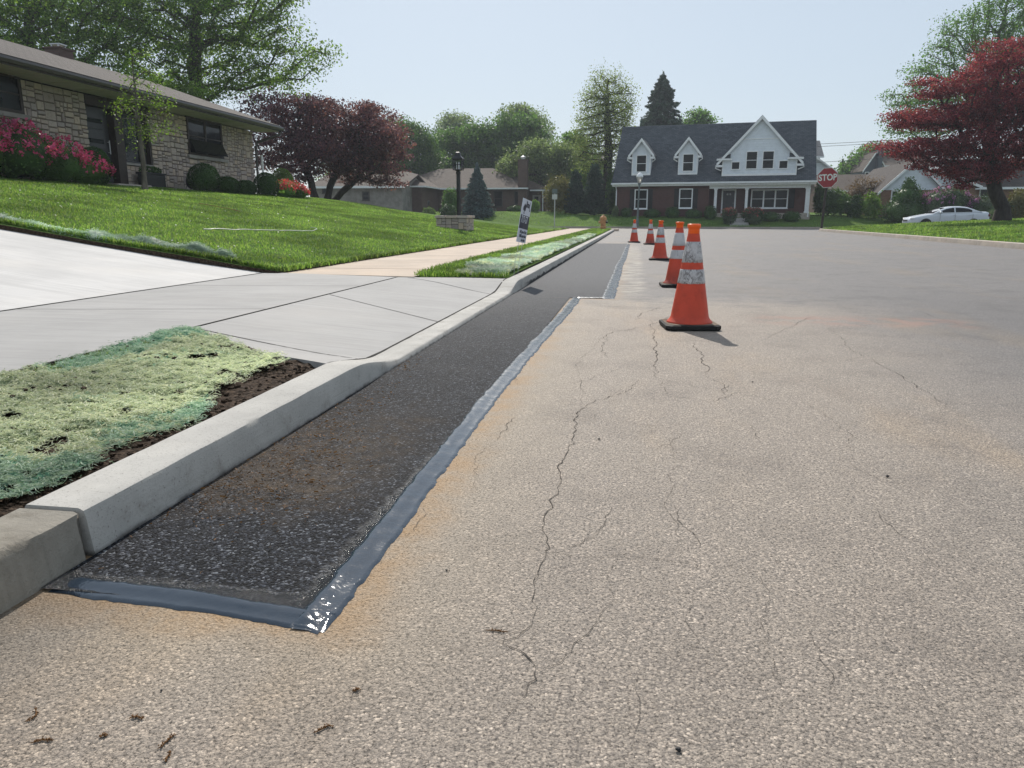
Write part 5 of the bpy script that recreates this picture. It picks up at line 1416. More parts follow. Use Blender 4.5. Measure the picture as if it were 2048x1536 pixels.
for x0, x1, z0, z1 in ((1.66, 2.6, 1.66, 3.13), (5.4, 6.34, 1.7, 3.15)):
    window((0, 0, 0), bh, x0, x1, z0, z1, 0, .09, 0, 'white', True, .07, True, False)
    for a, b in ((x0 - .5, x0 - .11), (x1 + .11, x1 + .5)):
        mb = MB(); mb.box(a, b, -.05, 0, z0 - .1, z1 + .08)
        for k in range(14): mb.box(a + .05, b - .05, -.062, -.05, z0 - .03 + k * .105, z0 + .02 + k * .105)
        mb.build('shutter', M['shutter'], bh)
window((0, 0, 0), bh, 11.2, 13.95, 1.7, 3.06, 1.5, .1, 0, 'white', True, .08, True, False, panes=3)
for a, b in ((10.6, 11.05), (14.1, 14.55)):
    mb = MB(); mb.box(a, b, 1.45, 1.5, 1.6, 3.14); mb.build('shutter', M['shutter'], bh)
mb = MB(); mb.box(8.72, 8.84, 1.42, 1.5, 1.22, 3.2); mb.box(9.78, 9.9, 1.42, 1.5, 1.22, 3.2); mb.box(8.84, 9.78, 1.42, 1.5, 3.08, 3.2); mb.build('door_frame', M['white'], bh)
mb = MB(); mb.box(8.84, 9.78, 1.44, 1.49, 1.22, 3.08)
for z in (1.35, 2.0): 
    for a in (8.93, 9.36): mb.box(a, a + .33, 1.43, 1.44, z, z + .5)
dr = mb.build('door', M['doorgrey'], bh)
def text_mesh(name, txt, size, mat, parent, M4, ext=.004, off=.0, sx=1.0, align='CENTER'):
    cu = bpy.data.curves.new(name, 'FONT'); cu.body = txt; cu.size = size; cu.extrude = ext; cu.offset = off; cu.align_x = align; cu.align_y = 'CENTER'; cu.resolution_u = 3
    tmp = bpy.data.objects.new('tmp', cu); COL.objects.link(tmp)
    me = bpy.data.meshes.new_from_object(tmp.evaluated_get(bpy.context.evaluated_depsgraph_get()))
    bpy.data.objects.remove(tmp); bpy.data.curves.remove(cu)
    me.transform(M4 @ Matrix.Diagonal((sx, 1, 1, 1))); me.materials.clear()
    return add_obj(name, me, mat, parent)
text_mesh('house_number', '616', .26, M['metal'], dr, Matrix.Translation((9.31, 1.425, 2.78)) @ Matrix.Rotation(R(90), 4, 'X'))
mb = MB(); mb.blob((9.7, 1.4, 2.05), (.03, .03, .03), 6); mb.build('handle', M['metal'], dr)
# dormers
def gable_front(cx, hw, z0, ze, zp, y, oh, wins, name, e=.16, trim=.1, back=None, flat=None):
    """white gabled dormer: boarded front at y, roof running back into the main roof"""
    mb = MB()
    k = (zp - ze) / hw
    L = lambda z: cx - (hw if z <= ze else max(0, hw - (z - ze) / k)); Rr = lambda z: cx + (hw if z <= ze else max(0, hw - (z - ze) / k))
    clap(mb, L, Rr, z0, zp - .02, y, e)
    yb = lambda z: (z - EV) / sl - .45
    for sx in (-1, 1):
        x = cx + sx * hw; q = [(x, y, z0), (x, y, ze), (x, max(y + .1, yb(ze)), ze), (x, max(y + .05, yb(z0)), z0)]
        mb.poly(q if sx < 0 else q[::-1])
    o = mb.build('dormer', M['siding'], bh)
    mb = MB()
    for sx in (-1, 1):      # corner boards, base board
        x = cx + sx * hw; mb.box(min(x, x - sx * trim), max(x, x - sx * trim), y - .05, y - .02, z0, ze)
    mb.box(cx - hw, cx + hw, y - .06, y - .022, z0 - .08, z0 + .08)
    zo = ze - k * oh
    for sx in (-1, 1):      # rake boards
        P = [(cx, zp + .12), (cx + sx * (hw + oh), zo + .12), (cx + sx * (hw + oh), zo - .14), (cx, zp - .16)]
        a = [(p[0], y - .3, p[1]) for p in P]; b = [(p[0], y - .24, p[1]) for p in P]
        if sx < 0: a = a[::-1]; b = b[::-1]
        mb.add(a + b, [(0, 3, 2, 1), (4, 5, 6, 7), (0, 1, 5, 4), (1, 2, 6, 5), (2, 3, 7, 6), (3, 0, 4, 7)])
        x = cx + sx * (hw + oh * .5)   # boxed eave return with gutter end
        mb.box(x - oh * .6, x + oh * .6, y - .3, y + .1, zo - .16, zo + .0)
        mb.tube([(cx + sx * (hw + oh + .02), y - .2, zo), (cx + sx * (hw + oh + .06), y - .15, zo - .25), (cx + sx * (hw + .08), y + .05, zo - .42)], .045, 6)
    mb.build('trim', M['white'], o)
    mb = MB()
    for sx in (-1, 1):
        A = (cx, y - .27, zp + .14); Bq = (cx + sx * (hw + oh), y - .27, zo + .14); C = (cx + sx * (hw + oh), yb(zo + .14) + .15, zo + .14); Dq = (cx, yb(zp + .14) + .15, zp + .14)
        q = [Bq, A, Dq, C] if sx < 0 else [A, Bq, C, Dq]
        mb.slab(q[::-1] if (Vector(q[1]) - Vector(q[0])).cross(Vector(q[2]) - Vector(q[0])).z < 0 else q, .06)
    uvproj(mb.build('roof', M['roof_bl'], o))
    for (a, b, c, d, mu, rl, cu) in wins:
        f = window((0, 0, 0), bh, a, b, c, d, y - .02, .07, mu, 'white', rl, .06, False, cu)
    return o
gable_front(2.02, .8, 4.45, 6.25, 7.28, .15, .3, [(1.66, 2.42, 4.68, 5.98, 0, True, False)], 'dormer')
gable_front(5.9, .8, 4.45, 6.25, 7.28, .15, .3, [(5.52, 6.3, 4.68, 5.98, 0, True, False)], 'dormer')
big = gable_front(11.57, 2.9, 4.27, 5.55, 8.72, -.02, .45, [(10.58, 11.36, 4.76, 6.05, 0, True, False), (11.85, 12.63, 4.76, 6.05, 0, True, False), (9.45, 10.02, 4.74, 5.27, 0, False, False), (13.13, 13.72, 4.74, 5.29, 0, False, False)], 'gable', .2)
mb = MB(); mb.box(10.0, 13.15, -.07, -.04, 7.02, 7.1); mb.build('frieze_board', M['white'], big)
for sx in (-1, 1):
    mb = MB(); x = 11.57 + sx * 2.75; mb.box(x - .6, x + .6, -.35, .05, 5.42, 5.56); mb.build('eave_return', M['white'], big)
for sx in (-1, 1):
    mb = MB(); x = 11.57 + sx * 2.62; P = [(x - sx * .35, -.33, 5.57), (x - sx * .35, -.03, 5.95), (x + sx * .42, -.03, 5.72), (x + sx * .55, -.33, 5.57), (x - sx * .35, -.03, 5.57), (x + sx * .5, -.03, 5.57)]
    mb.add(P, [(0, 1, 2, 3), (0, 4, 1), (3, 2, 5)])
    uvproj(mb.build('return_roof', M['roof_bl'], big))
# front steps and walk to the kerb
st = thing('front_steps', 'short concrete steps between the two red-tipped bushes', 'steps', (0, 0, 0))
c0 = PY(1481, 455, 62.3); mb = MB()
for k in range(4): mb.bbox(c0.x - .75 + .1 * k, c0.x + .75, 62.9 + k * .42, 63.4 + k * .42, .0, .3 + .17 * k, .02)
mb.build('step', M['drive'], st)
mb = MB(); mb.tube([(c0.x - .7, 63.0, .3), (c0.x - .7, 63.0, 1.1), (c0.x - .5, 64.6, 1.65), (c0.x - .5, 64.6, .8)], .022, 6); mb.build('handrail', M['black'], st)

# ------------------------------------------------------------------ brown ranch house
SC = 75 / 58.0
rh = thing('ranch_house', 'low brown brick house with hipped tan roof and tall chimney', 'house', (-10, 75, 0))
o = (-10, 75, 0)
X = lambda px, Y=75, py=400: PY(px, py, Y).x
Z = lambda py, Y=75, px=960: PY(px, py, Y).z
wl, wr = X(715, 69), X(843, 69); ml, mr = X(860), X(1050); rr = X(1093)
ev = Z(377); we = Z(373, 69, 780)
mb = MB(o)
mb.box(wl, wr, 69, 84, .8, we - .05); mb.box(wr - .5, mr, 75, 84, .8, ev - .05); mb.box(mr - .4, rr, 76.2, 84, .8, ev - .2)
uvproj(mb.build('wall', M['brownbrick'], rh))
def hip(mb, x0, x1, y0, y1, z, h, ins, o_=.5):
    x0 -= o_; x1 += o_; y0 -= o_; y1 += o_; ym = (y0 + y1) / 2
    if (x1 - x0) > (y1 - y0): r = [(x0 + ins, ym), (x1 - ins, ym)]
    else: xm = (x0 + x1) / 2; r = [(xm, y0 + ins), (xm, y1 - ins)]
    a, b, c, d = (x0, y0, z), (x1, y0, z), (x1, y1, z), (x0, y1, z); p, q = (*r[0], z + h), (*r[1], z + h)
    if (x1 - x0) > (y1 - y0): mb.add([a, b, c, d, p, q], [(0, 1, 5, 4), (1, 2, 5), (2, 3, 4, 5), (3, 0, 4)])
    else: mb.add([a, b, c, d, p, q], [(0, 1, 4), (1, 2, 5, 4), (2, 3, 5), (3, 0, 4, 5)])
    mb.quad(d, c, b, a)
mb = MB(o)
hip(mb, wl, wr, 69, 84, we, Z(341, 73, 797) - we, 5.0)
hip(mb, wl + 1, mr - .2, 75, 86, ev, Z(336, 80) - ev, 4.6, .6)
hip(mb, mr - 5, rr, 76.2, 85, ev - .15, Z(350, 81, 1030) - ev, 3.6)
rf = uvproj(mb.build('roof', M['roof_tan'], rh))
mb = MB(o); cx0, cx1 = X(1037), X(1055); mb.box(cx0, cx1, 74.6, 75.6, 1, Z(322)); mb.box(cx0 - .05, cx1 + .05, 74.55, 75.65, Z(322), Z(320)); ch = uvproj(mb.build('chimney', M['brownbrick'], rf))
mb = MB(o); mb.tube([((cx0 + cx1) / 2, 75.1, Z(320)), ((cx0 + cx1) / 2, 75.1, Z(317))], .2, 10); mb.lathe([(.3, 0), (.3, .03), (.02, .22)], ((cx0 + cx1) / 2, 75.1, Z(316)), 10); mb.build('chimney_cap', M['metal'], rh)
mb = MB(o); mb.box(wl - .5, wr + .5, 68.42, 68.5, we - .1, we + .03); mb.box(wr + .42, wr + .5, 68.5, 75, we - .1, we + .03); mb.box(wr + .5, mr + .4, 74.3, 74.4, ev - .1, ev + .03); mb.box(mr + .4, rr + .5, 75.6, 75.7, ev - .25, ev - .12); mb.build('gutter', M['white'], rh)
mb = MB(o); mb.box(wl - .4, wr + .4, 68.5, 69, we - .12, we - .06); mb.build('soffit', M['gutter'], rh)
mb = MB(o); mb.box(wr, mr + .3, 74.4, 75, ev - .14, ev - .08); mb.build('soffit', M['gutter'], rh)
for a, b, c, d, Y in ((754, 806, 382, 400, 69), (989, 1004, 383, 412, 75), (1030, 1036, 384, 408, 75)):
    window(o, rh, X(a, Y, c), X(b, Y, c), Z(d, Y), Z(c, Y), Y, .07, 0, 'gutter', a != 1030, .06, True, panes=2 if a < 800 else 1)
mb = MB(o); mb.box(X(1062), X(1078), 76.12, 76.2, 1.0, Z(390)); d = mb.build('door', M['palewall'], rh)
mb = MB(o); mb.box(X(1066), X(1074), 76.1, 76.12, Z(400), Z(393)); mb.build('pane', M['glass'], d)
mb = MB(o); mb.box(X(1083), X(1084.5), 75.7, 75.85, 1.0, ev - .25); mb.build('porch_post', M['white'], rh)
wl_ = thing('wall_lantern', 'small dark lantern on a short post before the brown garage wing', 'lantern', (X(857, 67, 410), 67, 1.2))
mb = MB(); mb.tube([(0, 0, 0), (0, 0, .75)], .03, 6); mb.build('post', M['black'], wl_)
mb = MB(); mb.lathe([(.07, .75), (.11, 1.0), (.13, 1.01), (.03, 1.15)], n=6); mb.build('lantern', M['black'], wl_)

# ------------------------------------------------------------------ other houses around
def simple_house(name, label, loc, rz, w, d, zb_, ze, zr, wallm, roofm, axis='x', gw=None, wins=(), oh=.4, clapfront=False, chim=None):
    t = thing(name, label, 'house', loc, R(rz)); mb = MB()
    if axis == 'x':     # ridge along x, eaves to the front
        mb.box(0, w, 0, d, zb_, ze)
        for s in (0, w - .1): mb.add([(s, 0, ze), (s, d, ze), (s, d / 2, zr), (s + .1, 0, ze), (s + .1, d, ze), (s + .1, d / 2, zr)], [(0, 2, 1), (3, 4, 5), (0, 3, 5, 2), (1, 2, 5, 4)])
    else:
        mb.box(0, w, 0, d, zb_, ze)
        if not clapfront: mb.add([(0, 0, ze), (w, 0, ze), (w / 2, 0, zr), (0, d, ze), (w, d, ze), (w / 2, d, zr)], [(0, 1, 2), (3, 5, 4), (0, 2, 5, 3), (1, 4, 5, 2)])
    wo = mb.build('wall', wallm, t)
    if wallm.name.endswith('brick'): uvproj(wo)
    if axis == 'y' and clapfront:
        mb = MB(); k = (zr - ze) / (w / 2)
        clap(mb, lambda z: (z - ze) / k, lambda z: w - (z - ze) / k, ze, zr - .02, -.02, .24, out=.04); mb.build('gable', M['siding'], t)
    mb = MB()
    if axis == 'x':
        k = (zr - ze) / (d / 2)
        mb.slab([(-oh, -oh, ze - k * oh + .08), (w + oh, -oh, ze - k * oh + .08), (w + oh, d / 2, zr + .08), (-oh, d / 2, zr + .08)], .12)
        mb.slab([(w + oh, d + oh, ze - k * oh + .08), (-oh, d + oh, ze - k * oh + .08), (-oh, d / 2, zr + .08), (w + oh, d / 2, zr + .08)], .12)
    else:
        k = (zr - ze) / (w / 2)
        mb.slab([(-oh, d + oh, ze - k * oh + .08), (-oh, -oh, ze - k * oh + .08), (w / 2, -oh, zr + .08), (w / 2, d + oh, zr + .08)], .12)
        mb.slab([(w + oh, -oh, ze - k * oh + .08), (w + oh, d + oh, ze - k * oh + .08), (w / 2, d + oh, zr + .08), (w / 2, -oh, zr + .08)], .12)
    rf = uvproj(mb.build('roof', roofm, t))
    mb = MB()
    if axis == 'x': mb.box(-oh, w + oh, -oh - .06, -oh - .005, ze - k * oh - .12, ze - k * oh + .07)
    else:
        for s in (-1, 1):
            x = w / 2 + s * (w / 2 + oh); P = [(w / 2, -oh - .06, zr + .1), (w / 2, -oh - .06, zr - .14), (x, -oh - .06, ze - k * oh - .12), (x, -oh - .06, ze - k * oh + .1)]
            Q = [(a, -oh - .003, c) for a, b, c in P]
            if s < 0: P = P[::-1]; Q = Q[::-1]
            mb.add(P + Q, [(0, 1, 2, 3), (7, 6, 5, 4), (0, 4, 5, 1), (1, 5, 6, 2), (2, 6, 7, 3), (3, 7, 4, 0)])
    mb.build('fascia', M['white'], t)
    for (a, b, c, e, fr) in wins: window((0, 0, 0), t, a, b, c, e, 0, .08, 0, fr, True, .07, True)
    return t, rf
# white gabled house with brick below
gl = PY(1759, 386, 66); g_ax = PY(1798, 326, 66); gw = 4.0
gh, rf = simple_house('gabled_house', 'white gabled house with orange brick below, behind the dark yew', (gl.x + .1, 66, 0), -2, 4.6, 12, .6, 3.0, 5.25, M['orangebrick'], M['roof_br'], 'y', wins=[(.85, 1.2, 2.15, 2.9, 'white')], clapfront=True, oh=.3)
w2 = PY(1835, 400, 68).x
t2, rf2 = simple_house('gabled_house', 'low white sided wing with brick wall behind the red maple', (w2 - 1.2, 69.5, 0), -2, 6.0, 9, .6, 3.45, 4.75, M['orangebrick'], M['roof_br'], 'y', wins=[(.4, 1.4, 2.0, 3.3, 'white'), (3.2, 4.2, 2.2, 3.3, 'white')], clapfront=True, oh=.4)
simple_house('gabled_house', 'brick house with long brown roof seen through the red maple branches', (w2 + 4.9, 71, 0), -2, 12, 9, .6, 3.5, 5.9, M['orangebrick'], M['roof_br'], 'x', wins=[(1, 2, 2.0, 3.2, 'white'), (4.4, 5.6, 2.0, 3.2, 'white')])
# low brown roof between the brick house and the gabled house
lb = PY(1640, 381, 86)
simple_house('low_house', 'low house with a plain brown roof behind the stop sign', (lb.x, 86, 0), -1, 10.5, 9, .8, lb.z + .1, PY(1700, 350, 90).z, M['brownbrick'], M['roof_tan'], 'x')
# slate grey house with tall chimney
cg = PY(1727, 340, 112)
gy, rf = simple_house('grey_house', 'slate grey gabled house with a tall dark chimney on the skyline', (cg.x, 112, 0), 6, 3.0, 9, 2, cg.z, PY(1752, 303, 112).z, M['greyhouse'], M['roof_tan'], 'y', wins=[(.3, .7, PY(1727, 356, 112).z, PY(1727, 345, 112).z, 'white'), (2.2, 2.75, PY(1727, 353, 112).z, PY(1727, 333, 112).z, 'white')], oh=.15)
mb = MB(); mb.box(1.6, 2.2, -.5, .3, 2, PY(1750, 295, 112).z); mb.box(1.55, 2.25, -.55, .35, PY(1750, 295, 112).z, PY(1750, 294, 112).z); mb.build('chimney', M['greyhouse'], gy)
simple_house('grey_house', 'darker rear wing of the grey house with a brown roof', (cg.x + 2.9, 113, 0), 6, 6, 8, 2, PY(1763, 330, 113).z, PY(1763, 306, 113).z, M['greyhouse'], M['roof_tan'], 'x')
# white two-storey house behind the right end of the brick house
cw = PY(1646, 311, 100)
simple_house('white_house', 'white two-storey house just showing behind the brick house', (cw.x - 6, 100, 0), -4, 5.6, 8, 1.5, cw.z, cw.z + 2.0, M['siding'], M['roof_bl'], 'x', wins=[(4.6, 5.1, cw.z - 1.5, cw.z - .4, 'black')])
cw = PY(1668, 340, 97)
simple_house('white_house', 'white garage roof low behind the stop sign', (cw.x - 4.5, 97, 0), -4, 4.4, 6, 1.2, cw.z - .05, cw.z + 1.5, M['siding'], M['roof_bl'], 'y', clapfront=True)
# pale house beyond the purple trees, gable far behind, grey house by the cherry
pw = PY(628, 376, 66)
simple_house('pale_house', 'pale stone house half hidden behind the purple-leaved trees', (pw.x, 66, 0), 0, 8.2, 8, .8, PY(640, 372, 66).z, PY(640, 352, 70).z, M['palewall'], M['roof_tan'], 'x', wins=[(.85, 1.35, PY(1, 389, 66).z, PY(1, 377, 66).z, 'gutter'), (4.6, 5.1, PY(1, 402, 66).z, PY(1, 389, 66).z, 'gutter')])
pw = PY(822, 338, 104)
simple_house('far_house', 'distant brown gable roof among the trees left of the lamp post', (pw.x, 104, 0), 8, 5.2, 7, 2, pw.z - .3, PY(845, 314, 104).z, M['brownbrick'], M['roof_tan'], 'y')
pw = PY(1118, 345, 96)
simple_house('far_house', 'pale grey house glimpsed between the cherry and the evergreens', (pw.x, 96, 0), 0, 5.5, 7, 1.5, PY(1118, 325, 96).z, PY(1118, 306, 96).z, M['palewall'], M['roof_br'], 'x', wins=[(1, 1.8, PY(1, 345, 96).z, PY(1, 331, 96).z, 'white')])

# ================================================================== STREET OBJECTS
# ------------------------------------------------------------------ traffic cones
def conemat(name, col, dirt, seed):
    m = NT(name)
    X, Y, Z = m.xyz()
    f = m.noise(7, 6, .7, vec=m.n('Mapping', 0, None, Vector=m.co(), Location=(seed, 0, 0)))
    c = m.mix(col, tuple(x * .72 for x in col), m.mapr(f, .35, .75))
    c = m.mix(c, (.05, .035, .03), m.math('MULTIPLY', m.mapr(m.math('ADD', Z, m.math('MULTIPLY', f, .3)), .12, .45, dirt, 0), m.mapr(m.noise(24, 5, .75), .3, .6, .4, 1)))
    c = m.mix(c, (.09, .03, .02), m.mapr(m.noise(70, 3, .7), .66, .74, 0, .6))
    m.bump(m.noise(90, 3), .15, .003)
    m.fin(c, .5, .35)
    m.bsdf.inputs['Subsurface Weight'].default_value = 0.0
    return m.mat
def sleevemat(name, wear, seed):
    m = NT(name)
    mp = m.n('Mapping', 0, None, Vector=m.co(), Location=(seed, seed * .7, 0), Scale=(1, 1, .55))
    f = m.noise(34, 7, .78, vec=mp); g = m.noise(11, 4, .6, vec=mp)
    v = m.n('TexVoronoi', 0, {'feature': 'DISTANCE_TO_EDGE'}, Vector=m.n('TexNoise', 1, None, Vector=mp, Scale=9.0, Detail=3.0), Scale=9.0)
    scr = m.math('MULTIPLY', m.mapr(v, .0, .09, 1, 0), m.mapr(g, .36, .5))
    dirt = m.math('MAXIMUM', m.math('MULTIPLY', m.mapr(f, .54 - .08 * wear, .6, 0, 1), m.mapr(g, .5 - .2 * wear, .62)), m.math('MULTIPLY', scr, wear))
    c = m.mix((.6, .58, .58), (.42, .4, .4), m.mapr(m.noise(5, 4), .35, .7))
    c = m.mix(c, (.045, .03, .028), m.math('MULTIPLY', dirt, .4 + .38 * min(1, wear)))
    return m.fin(c, .42, .4)
M['rubber'] = plain('black_rubber', (.022, .021, .02), .75, .25, 0, .3, 20, .3)
M['dustrubber'] = plain('dusty_rubber', (.17, .135, .105), .9, .1, 0, .3, 14, .3)
M['cap'] = plain('fluorescent_cap', (.98, .13, .01), .35, .4, 0, .05)
def cone(loc, rz, label, dirt, wear, seed, tilt=0.0, cap=True, proto=None):
    t = thing('traffic_cone', label, 'traffic cone', loc, rz, 'traffic cones along the fresh patch')
    t.rotation_euler = (0, R(tilt), rz)
    body_m = conemat('cone_orange', (.66, .075, .035), dirt, seed); sl_m = sleevemat('worn_sleeve', wear, seed)
    # base: chamfered square slab on short feet, with a low collar
    mb = MB(); a = .195
    def ring(h, z, c): return [(h - c, -h, z), (h, -h + c, z), (h, h - c, z), (h - c, h, z), (-h + c, h, z), (-h, h - c, z), (-h, -h + c, z), (-h + c, -h, z)]
    lv = [ring(a - .006, .004, .035), ring(a, .012, .035), ring(a, .034, .035), ring(a - .014, .042, .04)]
    V = sum(lv, []); F = [tuple(range(7, -1, -1))]; MI = []
    for l in range(3): F += [(l * 8 + i, l * 8 + (i + 1) % 8, l * 8 + 8 + (i + 1) % 8, l * 8 + 8 + i) for i in range(8)]
    mb.add(V, F, 0); mb.add(lv[3], [tuple(range(8))], 1)
    for sx in (-1, 1):
        for sy in (-1, 1): mb.bbox(sx * .15 - .03, sx * .15 + .03, sy * .15 - .03, sy * .15 + .03, 0, .01, .002)
    mb.build('base', [M['rubber'], M['dustrubber']], t)
    Rz = lambda z: .142 - (.142 - .036) * (z - .05) / .655
    mb = MB(); n = 48
    mb.lathe([(.168, .04), (.158, .052), (Rz(.06) + .002, .07)] + [(Rz(z), z) for z in lin(.085, .70, 14)] + [(.03, .712)], n=n)
    mb.build('body', body_m, t, True)
    for z0, z1 in ((.326, .424), (.474, .618)):
        mb = MB(); w = lambda z, k: Rz(z) + .0022
        P = [(Rz(z0) + .0006, z0 - .001)] + [(w(z, 0), z) for z in lin(z0, z1, 5)] + [(Rz(z1) + .0006, z1 + .001)]
        mb.lathe(P, n=n, cap=False)
        if wear > .5:
            for i, v in enumerate(mb.v):
                if v.z < z0 + .002: v.z += .004 * nz(v.x * 60, v.y * 60, seed)
        mb.build('reflective_sleeve', sl_m, t, True)
    if cap:
        mb = MB(); mb.lathe([(.037, .668), (.041, .672), (.04, .70), (.0405, .712), (.047, .716), (.047, .737), (.043, .742), (.03, .743), (.026, .70)], n=32); mb.build('cap', M['cap'], t, True)
    return t
c = [PZ(1378, 655), PZ(1354, 573), PZ(1319, 520), PZ(1300, 489), PZ(1268, 485)]
cone((c[0].x, c[0].y, 0), R(7), 'nearest and largest cone, its white sleeves badly scratched', .12, 1.0, 3)
cone((c[1].x, c[1].y, 0), R(4), 'second nearest cone with clean white sleeves and a dirty foot', .75, .12, 11)
cone((c[2].x, c[2].y, 0), R(-5), 'middle cone of the row with grey-streaked sleeves', .3, .45, 23)
cone((c[3].x, c[3].y, 0), R(3), 'sooty-bottomed cone set back beside the farthest one', 1.0, .5, 37, cap=True)
cone((c[4].x, c[4].y, 0), R(6), 'farthest cone, leftmost of the row, standing at the end of the patch', .15, .3, 53)

# ------------------------------------------------------------------ yard sign
M['signwhite'] = plain('corrugated_plastic', (.62, .65, .72), .5, .3, 0, .06); M['signdark'] = plain('sign_navy_print', (.03, .035, .06), .55, .3, 0, .1)
p = PY(1042, 485, 8.95)
ys = thing('yard_sign', 'leaning white yard sign with a dark phone number band on wire legs', 'sign', (p.x, p.y, .135))
Ms = Matrix.Translation((0, 0, p.z - .135)) @ Matrix.Rotation(R(8.5), 4, 'Y') @ Matrix.Rotation(R(90 - 5.5), 4, 'Z') @ Matrix.Rotation(R(3.5), 4, 'Y') @ Matrix.Rotation(R(90), 4, 'X')
# panel local: x along the panel (towards far end), y up, z out to the road side
w, h = .46, .5
mb = MB(); mb.X = Ms; mb.bbox(-w / 2, w / 2, 0, h, -.005, .0, .0005)
pn = mb.build('panel', M['signwhite'], ys)
mb = MB(); mb.X = Ms; mb.box(-w / 2 + .004, w / 2 - .004, .16, .315, .0, .0012); mb.build('number_band', M['signdark'], pn)
def stx(txt, x, y, size, mat, sx=1.0, off=.0): text_mesh('lettering', txt, size, mat, pn, Ms @ Matrix.Translation((x, y, .0022)), .0006, off, sx)
stx('717-57', -.02, .262, .115, M['signwhite'], 1.0, .002)
stx('Brad', .06, .44, .1, M['signdark'], 1.0, .002); stx('LL', .17, .388, .04, M['signdark'], 1.2, .001)
stx('All Types of Conc', .02, .122, .05, M['signdark'], .95, .001); stx('Will Locate Same', .02, .075, .05, M['signdark'], .95, .001); stx('Free Estim', .06, .028, .045, M['signdark'], 1.0, .001)
mb = MB(); mb.X = Ms      # little tree emblem
mb.box(-.1, -.085, .335, .375, .0, .0016); mb.box(-.125, -.06, .333, .34, .0, .0016)
for (a, b, r) in ((-.13, .395, .028), (-.06, .39, .03), (-.095, .415, .032), (-.1, .38, .02), (-.05, .42, .018)): mb.lathe([(r, 0), (r, .0016)], (a, b, 0), 8)
mb.build('emblem', M['signdark'], pn)
mb = MB()
for x in (-.1, .1):
    a = Ms @ Vector((x, .03, -.0025)); b = Ms @ Vector((x, 0, -.0025)); mb.tube([a, b, Vector((b.x - .045, b.y - .02, .12)), Vector((b.x - .06, b.y - .03, -.08))], .0026, 6)
mb.build('wire_leg', M['metal'], ys)

# ------------------------------------------------------------------ stone planter pier and lantern post
p = PZ(868, 458, .42); p2 = PZ(937, 465, .3)
px_, py_ = -5.75, 25.6
a = PY(870, 431, 25.4); b = PY(937, 436, 25.4)
pp = thing('stone_planter', 'low square stone planter wall at the foot of the lantern post', 'planter', ((a.x + b.x) / 2, 25.9, .2))
hw = (b.x - a.x) / 2 - .05; zt = a.z - .2
mb = MB()
def faceblocks(u0, u1, z0, z1, fn):
    for (y0, y1, c0, c1) in [r for i in range(2) for r in split(u0 + (u1 - u0) * i / 2, u0 + (u1 - u0) * (i + 1) / 2, z0, z1)]: fn(y0 + .008, y1 - .008, c0 + .008, c1 - .008)
mb.box(-hw + .02, hw - .02, -hw + .02, hw - .02, -.3, zt - .06, 1)
faceblocks(-hw, hw, -.3, zt - .09, lambda a_, b_, c_, d_: mb.bbox(a_, b_, -hw - random.uniform(0, .02), -hw + .03, c_, d_, .008, 0))
faceblocks(-hw, hw, -.3, zt - .09, lambda a_, b_, c_, d_: mb.bbox(hw - .03, hw + random.uniform(0, .02), a_, b_, c_, d_, .008, 0))
faceblocks(-hw, hw, -.3, zt - .09, lambda a_, b_, c_, d_: mb.bbox(-hw - random.uniform(0, .02), -hw + .03, a_, b_, c_, d_, .008, 0))
mb.build('wall', [M['stone'], M['mortar']], pp)
mb = MB()
for (x0, x1, y0, y1) in ((-hw - .05, hw + .05, -hw - .05, -hw + .16), (-hw - .05, hw + .05, hw - .16, hw + .05), (-hw - .05, -hw + .16, -hw + .165, hw - .165), (hw - .16, hw + .05, -hw + .165, hw - .165)):
    n = 3
    for i in range(n):
        if x1 - x0 > y1 - y0: mb.bbox(x0 + (x1 - x0) * i / n + .006, x0 + (x1 - x0) * (i + 1) / n - .006, y0, y1, zt - .085, zt + random.uniform(-.008, .008), .012)
        else: mb.bbox(x0, x1, y0 + (y1 - y0) * i / n + .006, y0 + (y1 - y0) * (i + 1) / n - .006, zt - .085, zt + random.uniform(-.008, .008), .012)
mb.build('coping', M['stone'], pp)
mb = MB(); mb.box(-hw + .15, hw - .15, -hw + .15, hw - .15, zt - .2, zt - .1); mb.build('soil', M['soil'], pp)
q = PY(918, 437, 26.0); top = PY(917, 303, 26.0).z
lp = thing('lantern_post', 'tall black post with a glazed lantern rising behind the stone planter', 'lamp post', (q.x, 26.0, .35))
zl = PY(917, 342, 26).z - .35
mb = MB(); mb.lathe([(.1, -.3), (.1, .25), (.075, .3), (.07, zl - .1), (.085, zl - .09), (.085, zl - .04), (.06, zl)], n=16); mb.build('post', M['black'], lp, False)
zt2 = top - .35; hl = (zt2 - zl)
mb = MB(); ww = .16
mb.lathe([(.06, zl - .02), (.14, zl + .03), (.15, zl + .05)], n=4, rot=R(45)); 
for sx in (-1, 1):
    for sy in (-1, 1): mb.box(sx * ww * .9 - .012, sx * ww * .9 + .012, sy * ww * .9 - .012, sy * ww * .9 + .012, zl + .02, zl + hl * .58)
for z in (zl + .03, zl + hl * .3, zl + hl * .56):
    for s in (-1, 1): mb.box(-ww * .9, ww * .9, s * ww * .9 - .008, s * ww * .9 + .008, z, z + .02); mb.box(s * ww * .9 - .008, s * ww * .9 + .008, -ww * .9, ww * .9, z, z + .02)
for s in (-1, 1): mb.box(-.007, .007, s * ww * .9 - .006, s * ww * .9 + .006, zl + .03, zl + hl * .57); mb.box(s * ww * .9 - .006, s * ww * .9 + .006, -.007, .007, zl + .03, zl + hl * .57)
mb.lathe([(.26, zl + hl * .58), (.27, zl + hl * .62), (.13, zl + hl * .78), (.1, zl + hl * .95), (.05, zl + hl * .97), (.02, zl + hl)], n=4, rot=R(45))
mb.build('lantern', M['black'], lp)
